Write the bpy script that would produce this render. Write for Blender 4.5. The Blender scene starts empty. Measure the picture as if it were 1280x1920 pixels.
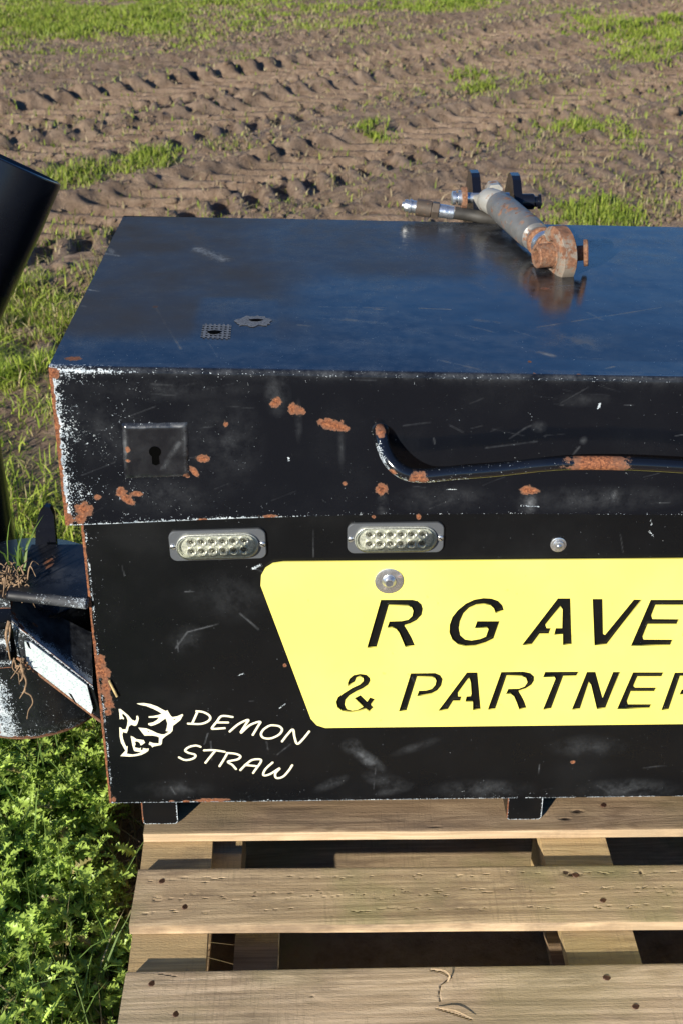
import bpy, bmesh, math, random
import numpy as np
from mathutils import Vector, Matrix
R_ = math.radians
rng = np.random.default_rng(7); random.seed(7)
S = bpy.context.scene; COL = S.collection
# ------------------------------------------------------------ camera, sky, sun, exposure
CAM = np.array([.30845, -1.50457, 1.44606]); PIT, YAW, ROL, FPX = .48127, .02289, .00316, 2416.36
_f = np.array([math.sin(YAW)*math.cos(PIT), math.cos(YAW)*math.cos(PIT), -math.sin(PIT)])
_r = np.array([math.cos(YAW), -math.sin(YAW), 0.]); _u = np.cross(_r, _f)
_r, _u = _r*math.cos(ROL)+_u*math.sin(ROL), -_r*math.sin(ROL)+_u*math.cos(ROL)
cd = bpy.data.cameras.new('camera'); cam = bpy.data.objects.new('camera', cd); COL.objects.link(cam); S.camera = cam
cam.matrix_world = Matrix([[_r[0], _u[0], -_f[0], CAM[0]], [_r[1], _u[1], -_f[1], CAM[1]], [_r[2], _u[2], -_f[2], CAM[2]], [0, 0, 0, 1]])
cd.sensor_fit = 'VERTICAL'; cd.sensor_height = 22.3; cd.lens = FPX/1920*22.3; cd.clip_start = .02; cd.clip_end = 2000
cd.dof.use_dof = True; cd.dof.focus_distance = 1.72; cd.dof.aperture_fstop = 8
SUN_EL, SUN_AZ = 19., 33.      # light travels towards +y, 35 degrees to +x
w = bpy.data.worlds.new('World'); S.world = w; w.use_nodes = True
sky = w.node_tree.nodes.new('ShaderNodeTexSky'); sky.sky_type = 'NISHITA'; sky.sun_disc = False
sky.sun_elevation = R_(SUN_EL); sky.sun_rotation = R_(180+SUN_AZ); sky.air_density = 1.0; sky.dust_density = 0; sky.ozone_density = 6.0
bg = w.node_tree.nodes['Background']; hs_ = w.node_tree.nodes.new('ShaderNodeHueSaturation'); hs_.inputs['Hue'].default_value = .505; hs_.inputs['Saturation'].default_value = 1.08
w.node_tree.links.new(sky.outputs[0], hs_.inputs['Color']); w.node_tree.links.new(hs_.outputs[0], bg.inputs[0]); bg.inputs[1].default_value = .085
sl = bpy.data.lights.new('sun', 'SUN'); sl.energy = 5.0; sl.angle = R_(.5); sl.color = (1, .93, .80)
sun = bpy.data.objects.new('sun', sl); COL.objects.link(sun)
sd = Vector((math.sin(R_(SUN_AZ))*math.cos(R_(SUN_EL)), math.cos(R_(SUN_AZ))*math.cos(R_(SUN_EL)), -math.sin(R_(SUN_EL))))
sun.rotation_euler = sd.to_track_quat('-Z', 'Y').to_euler(); sun.location = (-3, -4, 5)
vs = S.view_settings; vs.view_transform = 'Standard'; vs.look = 'None'; vs.gamma = 1; vs.use_curve_mapping = False; vs.exposure = .5

def at(px, py, ax, val):
    "where the sight line through a photo pixel meets the plane axis=val (used to measure the place)"
    d = _r*(px-640)/FPX+_u*(960-py)/FPX+_f
    return CAM+(val-CAM[ax])/d[ax]*d

# ------------------------------------------------------------ materials
class NT:
    def __init__(s, name):
        s.m = bpy.data.materials.new(name); s.m.use_nodes = True; s.t = s.m.node_tree
        s.b = s.t.nodes['Principled BSDF']; s.out = s.t.nodes['Material Output']
        s.tc = s.t.nodes.new('ShaderNodeTexCoord')
    def n(s, ty, **k):
        x = s.t.nodes.new('ShaderNode'+ty)
        for a, b in k.items(): setattr(x, a, b)
        return x
    def L(s, a, b): s.t.links.new(a, b)
    def put(s, sock, v):
        if hasattr(v, 'is_linked') or isinstance(v, bpy.types.NodeSocket): s.L(v, sock)
        elif isinstance(v, (tuple, list)) and len(v) == 3 and sock.type == 'RGBA': sock.default_value = (*v, 1)
        else: sock.default_value = v
    def noise(s, scale, detail=4, rough=.55, stretch=None, off=(0, 0, 0), dist=0):
        x = s.n('TexNoise'); x.inputs['Scale'].default_value = scale; x.inputs['Detail'].default_value = detail
        x.inputs['Roughness'].default_value = rough; x.inputs['Distortion'].default_value = dist
        m = s.n('Mapping'); s.L(s.tc.outputs['Object'], m.inputs[0]); m.inputs[1].default_value = off
        if stretch: m.inputs[3].default_value = stretch
        s.L(m.outputs[0], x.inputs[0]); return x.outputs[0]
    def math(s, op, a, b=0., c=0., clamp=False):
        x = s.n('Math', operation=op, use_clamp=clamp); s.put(x.inputs[0], a); s.put(x.inputs[1], b); s.put(x.inputs[2], c); return x.outputs[0]
    def ss(s, v, lo, hi):
        x = s.n('MapRange', interpolation_type='SMOOTHSTEP'); s.put(x.inputs[0], v); x.inputs[1].default_value = lo; x.inputs[2].default_value = hi; return x.outputs[0]
    def mr(s, v, lo, hi, a, b):
        x = s.n('MapRange'); s.put(x.inputs[0], v)
        for i, q in enumerate((lo, hi, a, b)): x.inputs[1+i].default_value = q
        return x.outputs[0]
    def mix(s, f, a, b):
        x = s.n('Mix', data_type='RGBA'); s.put(x.inputs[0], f); s.put(x.inputs[6], a); s.put(x.inputs[7], b); return x.outputs[2]
    def ramp(s, v, stops):
        x = s.n('ValToRGB'); s.put(x.inputs[0], v); e = x.color_ramp.elements
        while len(e) < len(stops): e.new(.5)
        for q, (p, c) in zip(e, stops): q.position = p; q.color = (*c, 1)
        return x.outputs[0]
    def attr(s, name, out=2):
        x = s.n('Attribute', attribute_name=name); return x.outputs[out]
    def bump(s, h, dist=.001, strength=.5):
        x = s.n('Bump'); x.inputs['Strength'].default_value = strength; x.inputs['Distance'].default_value = dist
        s.L(h, x.inputs['Height']); s.L(x.outputs[0], s.b.inputs['Normal'])
    def set(s, **k):
        for a, b in k.items(): s.put(s.b.inputs[{'col': 'Base Color', 'rough': 'Roughness', 'metal': 'Metallic', 'spec': 'Specular IOR Level', 'trans': 'Transmission Weight', 'ior': 'IOR', 'sub': 'Subsurface Weight', 'coat': 'Coat Weight', 'alpha': 'Alpha'}[a]], b)
        return s

def black_paint(name, base=(.006, .007, .010), rough=.2, specks=2.1, dusty=.0, rustbias=0., film=False, spec=1.):
    s = NT(name)
    nf = s.noise(520, 3, .6); nr = s.noise(150, 5, .65); nl = s.noise(9, 5, .6); nm = s.noise(60, 4, .6, off=(3, 1, 2))
    nc = s.noise(170, 4, .65, off=(8, 3, 5))
    wear_sheen = s.ss(s.math('ADD', s.attr('wear_sheen'), s.math('ADD', s.math('MULTIPLY', s.math('SUBTRACT', nf, .5), specks*.85), s.math('MULTIPLY', s.math('SUBTRACT', nc, .5), specks*.42))), .46, .53)
    rr = s.math('ADD', s.attr('rust'), s.math('ADD', s.math('MULTIPLY', s.math('SUBTRACT', nr, .5), .9), s.math('MULTIPLY', s.math('SUBTRACT', nm, .5), .9)))
    if rustbias: rr = s.math('ADD', rr, rustbias)
    rust = s.ss(rr, .50, .55)
    halo = s.math('MULTIPLY', s.ss(rr, .44, .51), .7)
    dn = s.math('MULTIPLY', s.attr('dust'), s.ss(s.noise(34, 6, .7, stretch=(1, 1, 1)), .3, .72))
    dust = s.math('ADD', dn, s.math('MULTIPLY', s.ss(nl, .45, .8), dusty), clamp=True)
    fine = s.noise(240, 5, .75)
    dust = s.math('MULTIPLY', dust, s.mr(fine, .3, .75, .5, 1.3), clamp=True)
    c = s.mix(dust, base, (.20, .215, .235))
    c = s.mix(halo, c, (.10, .065, .045))
    rc = s.ramp(s.noise(260, 5, .75, off=(2, 2, 2)), [(.36, (.06, .028, .02)), (.47, (.17, .065, .035)), (.57, (.31, .12, .055)), (.68, (.44, .21, .11))])
    rc = s.mix(s.ss(rr, .58, .9), s.mix(.72, rc, (.17, .085, .055)), rc)
    wc = s.mix(s.ss(nm, .3, .7), (.26, .31, .36), (.60, .66, .70))
    c = s.mix(wear_sheen, c, wc); c = s.mix(rust, c, rc)
    s.set(col=c, rough=s.math('MAXIMUM', s.math('MULTIPLY', rust, .85), s.math('MAXIMUM', s.math('MULTIPLY', wear_sheen, .55), s.math('ADD', s.mr(nl, .3, .7, rough*.75, rough*1.4), s.math('MULTIPLY', dust, .9)))), spec=s.math('MULTIPLY', s.mr(rust, 0, 1, .5, .15), s.math('MULTIPLY', spec, s.math('SUBTRACT', 1., s.math('MULTIPLY', s.attr('matte'), .62)))))
    s.bump(s.math('ADD', s.math('ADD', s.math('MULTIPLY', nf, .06), s.math('MULTIPLY', nl, .6)), s.math('MULTIPLY', s.math('ADD', wear_sheen, s.math('MULTIPLY', rust, s.math('ADD', nr, .5))), -.35)), .0012, .45)
    if film:
        d = s.n('BsdfDiffuse'); d.inputs[0].default_value = (.052, .056, .064, 1); m = s.n('MixShader'); s.L(s.math('MULTIPLY', s.attr('film'), s.mr(nl, .3, .7, .7, 1.15), clamp=True), m.inputs[0])
        s.L(s.b.outputs[0], m.inputs[1]); s.L(d.outputs[0], m.inputs[2]); s.L(m.outputs[0], s.out.inputs[0])
    return s.m
M = {}
M['lid'] = black_paint('black_paint_lid', base=(.005, .006, .009), rough=.115, dusty=.02, film=True, spec=1.5)
M['front'] = black_paint('black_paint_body', base=(.0045, .005, .006), rough=.30, dusty=.015, spec=.5)
M['black'] = black_paint('black_paint_plain', base=(.006, .007, .011), rough=.24, specks=1.9)
M['chipped'] = black_paint('black_paint_chipped', base=(.006, .007, .009), rough=.25, specks=2.6)
M['rolled'] = black_paint('black_paint_rolled', base=(.006, .007, .011), rough=.5, specks=2.2)
M['ear'] = black_paint('black_paint_bracket', base=(.006, .007, .012), rough=.22, specks=2.0)
def yellow():
    s = NT('yellow_plastic'); n = s.noise(7, 4); c = s.mix(s.ss(n, .35, .7), (.86, .765, .165), (.88, .80, .19))
    sp = s.ss(s.noise(90, 3), .715, .73); c = s.mix(s.math('MULTIPLY', sp, .35), c, (.35, .22, .06))
    c = s.mix(s.math('MULTIPLY', s.ss(s.noise(22, 6, .7, stretch=(1, 1, .3)), .56, .74), .16), c, (.5, .42, .16))
    s.set(col=c, rough=.42, spec=.3); s.bump(s.noise(25, 3), .0006, .15); return s.m
M['yellow'] = yellow()
def steel(name, c0, c1, rust, rough=.35, metal=.9, sc=70):
    s = NT(name); n = s.noise(sc, 6, .7); r = s.ss(n, .62-rust*.3, .70-rust*.3)
    rc = s.ramp(s.noise(sc*2.5, 5, .7, off=(1, 4, 2)), [(.3, (.07, .038, .026)), (.5, (.20, .092, .05)), (.70, (.37, .20, .11))])
    c = s.mix(s.noise(40, 4, .6, off=(5, 0, 1)), c0, c1)
    s.set(col=s.mix(r, c, rc), rough=s.math('ADD', s.math('MULTIPLY', r, .5, clamp=True), s.mr(s.noise(120, 3), .3, .7, rough*.7, rough*1.3)), metal=s.math('MULTIPLY', s.math('SUBTRACT', 1, r), metal))
    s.bump(s.math('ADD', n, s.math('MULTIPLY', s.noise(400, 4), .5)), .0008, .5); return s.m
M['zinc'] = steel('zinc', (.62, .64, .66), (.8, .82, .84), 0, .28)
M['grey_steel'] = steel('worn_grey_steel', (.10, .10, .10), (.27, .27, .26), .30, .5, .35, 42)
M['cast'] = steel('cast_steel_dull', (.36, .35, .31), (.5, .49, .45), .25, .5, .45, 60)
M['halfrust'] = steel('half_rusty_casting', (.20, .165, .13), (.36, .31, .25), .58, .6, .3, 30)
M['rusty'] = steel('rusty_steel', (.2, .12, .08), (.3, .2, .14), .75, .6, .3, 90)
M['brownnut'] = steel('brown_dirty_steel', (.06, .045, .035), (.14, .11, .085), .15, .6, .3, 90)
M['lamp_grey'] = NT('lamp_grey').set(col=(.12, .13, .145), rough=.42, metal=.35).m
def plain(name, c, rough=.5, metal=0., var=.25, sc=40, **k):
    s = NT(name); n = s.noise(sc, 4); a = tuple(x*(1-var) for x in c); b = tuple(min(1, x*(1+var)) for x in c)
    s.set(col=s.mix(s.ss(n, .3, .7), a, b), rough=rough, metal=metal, **k); return s.m
M['bowl'] = plain('silver_bowl', (.50, .51, .455), .4, .35, .3, 500)
M['ledc'] = plain('led_centre', (.10, .10, .08), .12, .6, .3, 500)
M['hole'] = plain('dark_hole', (.0015, .0015, .0015), .9, spec=.02)
M['reflect'] = plain('olive_chrome', (.92, .92, .87), .2, .75, .08, 300)
M['rubber'] = plain('black_rubber', (.035, .032, .028), .6, 0, .3)
M['cream'] = plain('cream_vinyl', (.9, .85, .62), .45, 0, .03)
M['residue'] = plain('grey_glue', (.12, .13, .145), .75, 0, .5, 400)
M['nail'] = plain('rusty_nail', (.11, .05, .03), .6, .4, .4, 300)
M['straw'] = plain('dry_straw', (.5, .37, .17), .7, 0, .35, 120)
M['root'] = plain('muddy_root', (.26, .17, .10), .85, 0, .4, 120)
M['brass'] = plain('socket_metal', (.5, .55, .62), .25, .9, .1)
def reflector():
    s = NT('white_reflector'); v = s.n('TexVoronoi'); v.inputs['Scale'].default_value = 260; s.L(s.tc.outputs['Object'], v.inputs[0])
    s.set(col=s.mix(s.ss(v.outputs[0], .1, .7), (.38, .46, .47), (.62, .68, .69)), rough=.25); s.bump(v.outputs[0], .0008, .4); return s.m
M['reflector'] = reflector()
def lens():
    s = NT('clear_lens'); t = s.n('BsdfTransparent'); t.inputs[0].default_value = (.97, .98, .95, 1); g = s.n('BsdfGlossy'); g.inputs['Roughness'].default_value = .05
    f = s.n('Fresnel'); f.inputs[0].default_value = 1.5; m = s.n('MixShader'); s.L(f.outputs[0], m.inputs[0]); s.L(t.outputs[0], m.inputs[1]); s.L(g.outputs[0], m.inputs[2]); s.L(m.outputs[0], s.out.inputs[0]); return s.m
M['lens'] = lens()
def wood(name, pale, dark, green=0., seed=0, fresh=False):
    s = NT(name); o = (seed*1.7, seed*.9, seed*.3)
    wv = s.noise(6, 3, .55, stretch=(.13, 1.5, 1.5), off=o, dist=1.2)
    gr = s.n('Math', operation='FRACT'); s.put(gr.inputs[0], s.math('MULTIPLY', wv, 15))
    tri = s.math('ABSOLUTE', s.math('SUBTRACT', gr.outputs[0], .5))
    fib = s.noise(70, 5, .75, stretch=(.035, 1.6, 1.6), off=o)
    saw = s.noise(85, 4, .75, stretch=(3.2, .22, .22), off=o)
    st = s.noise(6, 5, .6, off=o); fn = s.noise(500, 3, .7, stretch=(.3, 1, 1))
    c = s.mix(s.math('MULTIPLY', s.ss(tri, .02, .42), .8), dark, pale)
    c = s.mix(s.math('MULTIPLY', s.ss(fib, .42, .66), .62), c, tuple(x*.55 for x in dark))
    c = s.mix(s.math('MULTIPLY', s.ss(st, .46, .68), .75), c, tuple(x*.62 for x in pale))
    c = s.mix(s.math('MULTIPLY', s.ss(s.noise(11, 6, .7, stretch=(.35, 1, 1), off=(7, seed, 2)), .48, .70), .7), c, (.15, .105, .075))
    if green: c = s.mix(s.math('MULTIPLY', s.ss(s.noise(5, 4, .6, off=(9, seed, 1)), .45, .65), green), c, (.22, .23, .09))
    if not fresh:
        c = s.mix(s.math('MULTIPLY', s.ss(s.math('MULTIPLY', saw, s.mr(s.noise(7, 3, off=(3, 3, 3)), .4, .6, .8, 1.08)), .52, .68), .24), c, (.13, .10, .065))
        c = s.mix(s.ss(s.math('ADD', s.attr('dark'), s.math('MULTIPLY', s.math('SUBTRACT', s.noise(260, 4), .5), .9)), .45, .6), c, (.07, .045, .03))
        c = s.mix(s.ss(s.math('ADD', s.attr('light'), s.math('MULTIPLY', s.math('SUBTRACT', s.noise(360, 3), .5), .8)), .46, .56), c, (.62, .46, .26))
    s.set(col=c, rough=.8, spec=.2)
    s.bump(s.math('ADD', s.math('ADD', s.math('MULTIPLY', fib, .8), s.math('MULTIPLY', fn, .5)), s.math('ADD', s.math('MULTIPLY', saw, .15), s.math('MULTIPLY', s.attr('dark'), -1.6))), .0016, .9); return s.m
M['wood0'] = wood('weathered_board_dark', (.49, .345, .21), (.31, .21, .125), .15, 1)
M['wood1'] = wood('weathered_board_tan', (.65, .485, .30), (.44, .315, .19), .5, 2)
M['wood2'] = wood('weathered_board_pale', (.75, .57, .385), (.54, .395, .255), .25, 3)
M['fresh'] = wood('fresh_sawn_edge', (.72, .54, .34), (.60, .43, .26), 0, 4, True)
M['bearer'] = wood('bearer_timber', (.66, .48, .25), (.52, .36, .18), .15, 5)

# ------------------------------------------------------------ object helpers
def tag(o, label=None, cat=None, group=None, kind=None):
    for k, v in (('label', label), ('category', cat), ('group', group), ('kind', kind)):
        if v: o[k] = v
    return o
def empty(name, loc, label, cat, group=None):
    o = bpy.data.objects.new(name, None); COL.objects.link(o); o.location = loc; o.empty_display_size = .05
    return tag(o, label, cat, group)
def root_loc(p):
    l = Vector((0, 0, 0))
    while p is not None: l = l+p.location; p = p.parent
    return l
def link(name, me, mat, parent=None, loc=None, smooth=False):
    "loc None: vertices are in world coordinates; else local around loc (world)"
    o = bpy.data.objects.new(name, me); COL.objects.link(o)
    for m in (mat if isinstance(mat, (list, tuple)) else [mat]): me.materials.append(m)
    rl = root_loc(parent)
    if parent is not None: o.parent = parent
    if loc is None:
        if parent is not None: me.transform(Matrix.Translation(-rl))
    else: o.location = Vector(loc)-rl
    if smooth: me.shade_smooth()
    return o
def npmesh(name, V, F, attrs=None, mats=None, corner=4):
    V = np.asarray(V, np.float32); F = np.asarray(F, np.int32)
    me = bpy.data.meshes.new(name); me.vertices.add(len(V)); me.vertices.foreach_set('co', V.ravel())
    me.loops.add(F.size); me.loops.foreach_set('vertex_index', F.ravel())
    me.polygons.add(len(F)); me.polygons.foreach_set('loop_start', np.arange(0, F.size, F.shape[1], dtype=np.int32))
    if mats is not None: me.polygons.foreach_set('material_index', np.asarray(mats, np.int32))
    me.update(calc_edges=True)
    for k, v in (attrs or {}).items():
        v = np.asarray(v, np.float32)
        if v.ndim == 2:
            a = me.attributes.new(k, 'FLOAT_COLOR', 'POINT'); a.data.foreach_set('color', np.c_[v, np.ones(len(v))].astype(np.float32).ravel())
        else:
            a = me.attributes.new(k, 'FLOAT', 'POINT'); a.data.foreach_set('value', v)
    return me
def gridfaces(n, m):
    i = np.arange((n-1)*(m-1)); a = (i//(m-1))*m+i % (m-1)
    return np.stack([a, a+m, a+m+1, a+1], 1)
def bm_mesh(name, bm, bevel=0, seg=2, angle=30):
    if bevel:
        es = [e for e in bm.edges if len(e.link_faces) == 2 and e.calc_face_angle(0) > R_(angle)]
        bmesh.ops.bevel(bm, geom=es, offset=bevel, segments=seg, affect='EDGES', clamp_overlap=True)
    bmesh.ops.recalc_face_normals(bm, faces=bm.faces)
    me = bpy.data.meshes.new(name); bm.to_mesh(me); bm.free(); return me
def hexa(P, bevel=0, seg=2, name='m'):
    "8 corners: bottom loop of 4, top loop of 4"
    bm = bmesh.new(); v = [bm.verts.new(p) for p in P]
    for f in ((3, 2, 1, 0), (4, 5, 6, 7), (0, 1, 5, 4), (1, 2, 6, 5), (2, 3, 7, 6), (3, 0, 4, 7)): bm.faces.new([v[i] for i in f])
    return bm_mesh(name, bm, bevel, seg)
def box(x0, x1, y0, y1, z0, z1, bevel=.001):
    return hexa([(x0, y0, z0), (x1, y0, z0), (x1, y1, z0), (x0, y1, z0), (x0, y0, z1), (x1, y0, z1), (x1, y1, z1), (x0, y1, z1)], bevel)
def prism(pts, dirv, bevel=0, seg=2):
    "closed polygon of 3-D points extruded by dirv"
    bm = bmesh.new(); a = [bm.verts.new(p) for p in pts]; b = [bm.verts.new(Vector(p)+Vector(dirv)) for p in pts]
    bm.faces.new(a); bm.faces.new(b[::-1]); n = len(a)
    for i in range(n): bm.faces.new((a[i], b[i], b[(i+1) % n], a[(i+1) % n]))
    return bm_mesh('prism', bm, bevel, seg)
def frame(ax):
    ax = Vector(ax).normalized(); t = Vector((0, 0, 1)) if abs(ax.z) < .9 else Vector((1, 0, 0))
    u = ax.cross(t).normalized(); return u, ax.cross(u).normalized(), ax
def lathe(p0, ax, prof, n=32):
    "profile [(distance along axis, radius)] revolved about ax at p0"
    u, v, a = frame(ax); p0 = Vector(p0); V = []; F = []
    for d, r in prof:
        for k in range(n):
            t = 2*math.pi*k/n; V.append(p0+a*d+(u*math.cos(t)+v*math.sin(t))*max(r, 1e-5))
    bm = bmesh.new(); vv = [bm.verts.new(p) for p in V]
    for i in range(len(prof)-1):
        for k in range(n):
            q = (k+1) % n; bm.faces.new((vv[i*n+k], vv[i*n+q], vv[(i+1)*n+q], vv[(i+1)*n+k]))
    bmesh.ops.remove_doubles(bm, verts=bm.verts, dist=2e-5)
    return bm_mesh('lathe', bm)
def smooth_path(P, k=8, closed=False):
    P = [np.array(p, float) for p in P]; out = []
    n = len(P)
    for i in range(n-1):
        p0 = P[max(i-1, 0)]; p1 = P[i]; p2 = P[i+1]; p3 = P[min(i+2, n-1)]
        for j in range(k):
            t = j/k; out.append(.5*((2*p1)+(-p0+p2)*t+(2*p0-5*p1+4*p2-p3)*t*t+(-p0+3*p1-3*p2+p3)*t**3))
    out.append(P[-1]); return np.array(out)
def tube(path, r, n=16, caps=True, flat=None):
    "sweep; r number or list; flat=(normal, ratio) squashes the section along normal"
    P = np.asarray(path, float); m = len(P); rr = np.broadcast_to(r, (m,)) if np.ndim(r) == 0 else np.asarray(r)
    T = np.gradient(P, axis=0); T /= np.linalg.norm(T, axis=1)[:, None]+1e-12
    up = np.array(flat[0], float) if flat else np.array([.13, .31, .94])
    V = np.zeros((m, n, 3)); t = np.arange(n)*2*math.pi/n
    for i in range(m):
        a = np.cross(T[i], up); a /= np.linalg.norm(a)+1e-12; b = np.cross(a, T[i])
        V[i] = P[i]+rr[i]*(np.cos(t)[:, None]*a+np.sin(t)[:, None]*b*(flat[1] if flat else 1))
    bm = bmesh.new(); vv = [[bm.verts.new(p) for p in ring] for ring in V]
    for i in range(m-1):
        for k in range(n): q = (k+1) % n; bm.faces.new((vv[i][k], vv[i][q], vv[i+1][q], vv[i+1][k]))
    if caps:
        for ring, c in ((vv[0], P[0]), (vv[-1], P[-1])):
            cv = bm.verts.new(c)
            for k in range(n): bm.faces.new((ring[k], ring[(k+1) % n], cv))
    return bm_mesh('tube', bm)
def autosmooth(me, ang=35):
    me.shade_smooth()
    bm = bmesh.new(); bm.from_mesh(me)
    for e in bm.edges: e.smooth = len(e.link_faces) == 2 and e.calc_face_angle(0) < R_(ang)
    bm.to_mesh(me); bm.free(); return me
def copyobj(o, loc, parent=None):
    c = o.copy(); COL.objects.link(c)
    if parent is not None: c.parent = parent
    c.location = loc; return c

# painting of wear, and of some highlights and reflections, onto fine sheets: a, s are surface metres
def ell(A, B, ca, cb, ra, rb, ang=0):
    c, s = math.cos(ang), math.sin(ang); dx = A-ca; dy = B-cb
    return 1-np.sqrt(((dx*c+dy*s)/ra)**2+((-dx*s+dy*c)/rb)**2)
def seg(A, B, p, q, wd):
    p = np.array(p); q = np.array(q); d = q-p; t = np.clip(((A-p[0])*d[0]+(B-p[1])*d[1])/(d@d), 0, 1)
    return 1-np.hypot(A-p[0]-t*d[0], B-p[1]-t*d[1])/wd
def enc(x): return np.clip(x*.5+.5, 0, 1)
def vnoise(A, B, sc, seed=0, octv=3):
    "smooth value noise 0..1"
    r = np.random.default_rng(seed); out = 0*A; amp = 1; tot = 0
    for o in range(octv):
        G = r.random((64, 64)); x = A*sc*2**o+17.3*o; y = B*sc*2**o+5.1*o
        xi = np.floor(x).astype(int); yi = np.floor(y).astype(int); fx = x-xi; fy = y-yi; fx = fx*fx*(3-2*fx); fy = fy*fy*(3-2*fy)
        g = lambda i, j: G[i % 64, j % 64]
        out = out+amp*((g(xi, yi)*(1-fx)+g(xi+1, yi)*fx)*(1-fy)+(g(xi, yi+1)*(1-fx)+g(xi+1, yi+1)*fx)*fy); tot += amp; amp *= .5
    return out/tot

# ============================================================ TOOLBOX
W, ZB, ZT, ZP = 1.268, .175, .665, .133
tb = empty('tool_box', (W/2, .3, ZP), 'black steel tool box with yellow sign, scratched lid and rusty chips standing on the pallet', 'tool box')
# ---- body front sheet (with the side edge), other sides as plates
st = .0016
def F2(px, py): p = at(px, py, 1, 0); return p[0], p[2]
xs = np.concatenate([np.arange(0, .80, st), np.linspace(.80, W, 40)])
zs = np.arange(ZB, ZT, st); zs = np.append(zs, ZT)
A, B = np.meshgrid(xs, zs, indexing='ij')
rust = np.full(A.shape, -1.); wear_sheen = np.zeros(A.shape); dust = np.zeros(A.shape)
def R(px, py, rx, ry, ang=0):
    global rust
    a, b = F2(px, py); rust = np.maximum(rust, ell(A, B, a, b, rx*.00072, ry*.00078, ang))
edge_w = .0022+.0022*vnoise(B*0, B, 40, 3)
rust = np.maximum(rust, 1.3-A/edge_w*1.3)
wear_sheen = np.maximum(wear_sheen, .55*np.exp(-((A-.0055)/.0018)**2)*np.clip(vnoise(A, B, 60, 4)*2.5-.6, 0, 1))
for p in [(190, 1240, 9, 13), (195, 1262, 11, 20), (199, 1290, 10, 22), (204, 1318, 10, 20), (203, 1335, 7, 8), (186, 1250, 7, 18), (400, 1500, 34, 5), (375, 1501, 12, 4), (350, 1503, 7, 3), (322, 1502, 6, 3), (534, 1248, 4, 4), (1073, 1429, 5, 4), (784, 969, 4, 5), (700, 969, 4, 3), (214, 1499, 6, 7), (363, 967, 4, 2)]: R(*p)
a0 = F2(208, 1504)[1]
bot = (B-ZB)
wear_sheen = np.maximum(wear_sheen, .58*np.exp(-(bot/.0016)**2)*(vnoise(A, B*0, 30, 8) > .33))
wear_sheen = np.maximum(wear_sheen, .15*np.exp(-bot/.012)+.05*vnoise(A, B, 9, 9))
wear_sheen = np.maximum(wear_sheen, .10*np.exp(-(A/.04)))
for (p, q, wd) in [((330, 1215), (352, 1185), .0016), ((352, 1185), (410, 1170), .0013), ((335, 1222), (333, 1200), .001), ((450, 1150), (485, 1180), .0012), ((390, 1375), (384, 1395), .001), ((395, 1390), (398, 1425), .001), ((520, 1415), (545, 1395), .0012), ((320, 1475), (330, 1490), .0013), ((448, 1266), (460, 1262), .0016), ((1152, 1285), (1162, 1300), .001), ((475, 1066), (488, 1060), .003), ((1215, 995), (1226, 1008), .0014), ((1219, 975), (1220, 985), .0014), ((500, 1390), (503, 1405), .001), ((524, 1328), (535, 1320), .0014), ((586, 975), (588, 1045), .0005), ((1205, 1440), (1240, 1436), .001), ((700, 1480), (705, 1420), .0007)]:
    k_ = .62 if wd >= .0014 and p[0] > 360 else .3
    if k_ > .5: wear_sheen = np.maximum(wear_sheen, .62*np.clip(seg(A, B, F2(*p), F2(*q), wd)+.25, 0, 1))
    else: dust = np.maximum(dust, .45*np.clip(seg(A, B, F2(*p), F2(*q), wd)+.25, 0, 1))
for (px, py, rx, ry, an, k) in [(690, 1425, 70, 16, .75, .55), (725, 1465, 60, 22, .35, .45), (620, 1470, 46, 14, -.5, .4), (740, 1480, 50, 14, -.3, .35), (660, 1400, 26, 22, .6, .35), (900, 1480, 130, 26, 0, .22), (1100, 1400, 90, 30, 0, .2), (350, 1200, 40, 40, .6, .18), (430, 1120, 120, 60, 0, .10), (330, 1480, 90, 25, 0, .18), (1180, 1480, 120, 30, 0, .25), (780, 1400, 60, 12, -.4, .2)]:
    a, b = F2(px, py); dust = np.maximum(dust, k*np.clip(ell(A, B, a, b, rx*.00072, ry*.0008, -an), 0, 1)**1.1*(.15+1.5*vnoise(A+B*.6, B*.4-A*.2, 30, 12, 4)))
for k in range(22):
    a, b = rng.uniform(.02, .85), rng.uniform(.18, .62); l = rng.uniform(.004, .03); an = rng.uniform(0, 3.14)
    dust = np.maximum(dust, rng.uniform(.15, .5)*np.clip(seg(A, B, (a, b), (a+l*math.cos(an), b+l*math.sin(an)), .0009)+.2, 0, 1))
Y = .0012*(vnoise(A, B, 5, 11)-.5)
V = np.stack([A, Y, B], -1).reshape(-1, 3)
me = npmesh('body', V, gridfaces(*A.shape)[:, ::1], dict(rust=enc(rust).ravel(), wear_sheen=wear_sheen.ravel(), dust=dust.ravel()))
body = link('body', me, M['front'], tb, smooth=True)
bm = bmesh.new()     # the other sides, bottom and the sheet's folded edges join the body
def q_(*P): bm.faces.new([bm.verts.new(p) for p in P])
D = .668
yb = .0012
q_((0, yb, ZB), (0, yb, ZT), (0, D, ZT), (0, D, ZB)); q_((W, yb, ZB), (W, D, ZB), (W, D, ZT), (W, yb, ZT)); q_((0, D, ZB), (0, D, ZT), (W, D, ZT), (W, D, ZB)); q_((0, yb, ZB), (0, D, ZB), (W, D, ZB), (W, yb, ZB))
me2 = bm_mesh('sides', bm); o2 = link('body_side', me2, M['front'], tb)
tag(o2)
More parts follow.
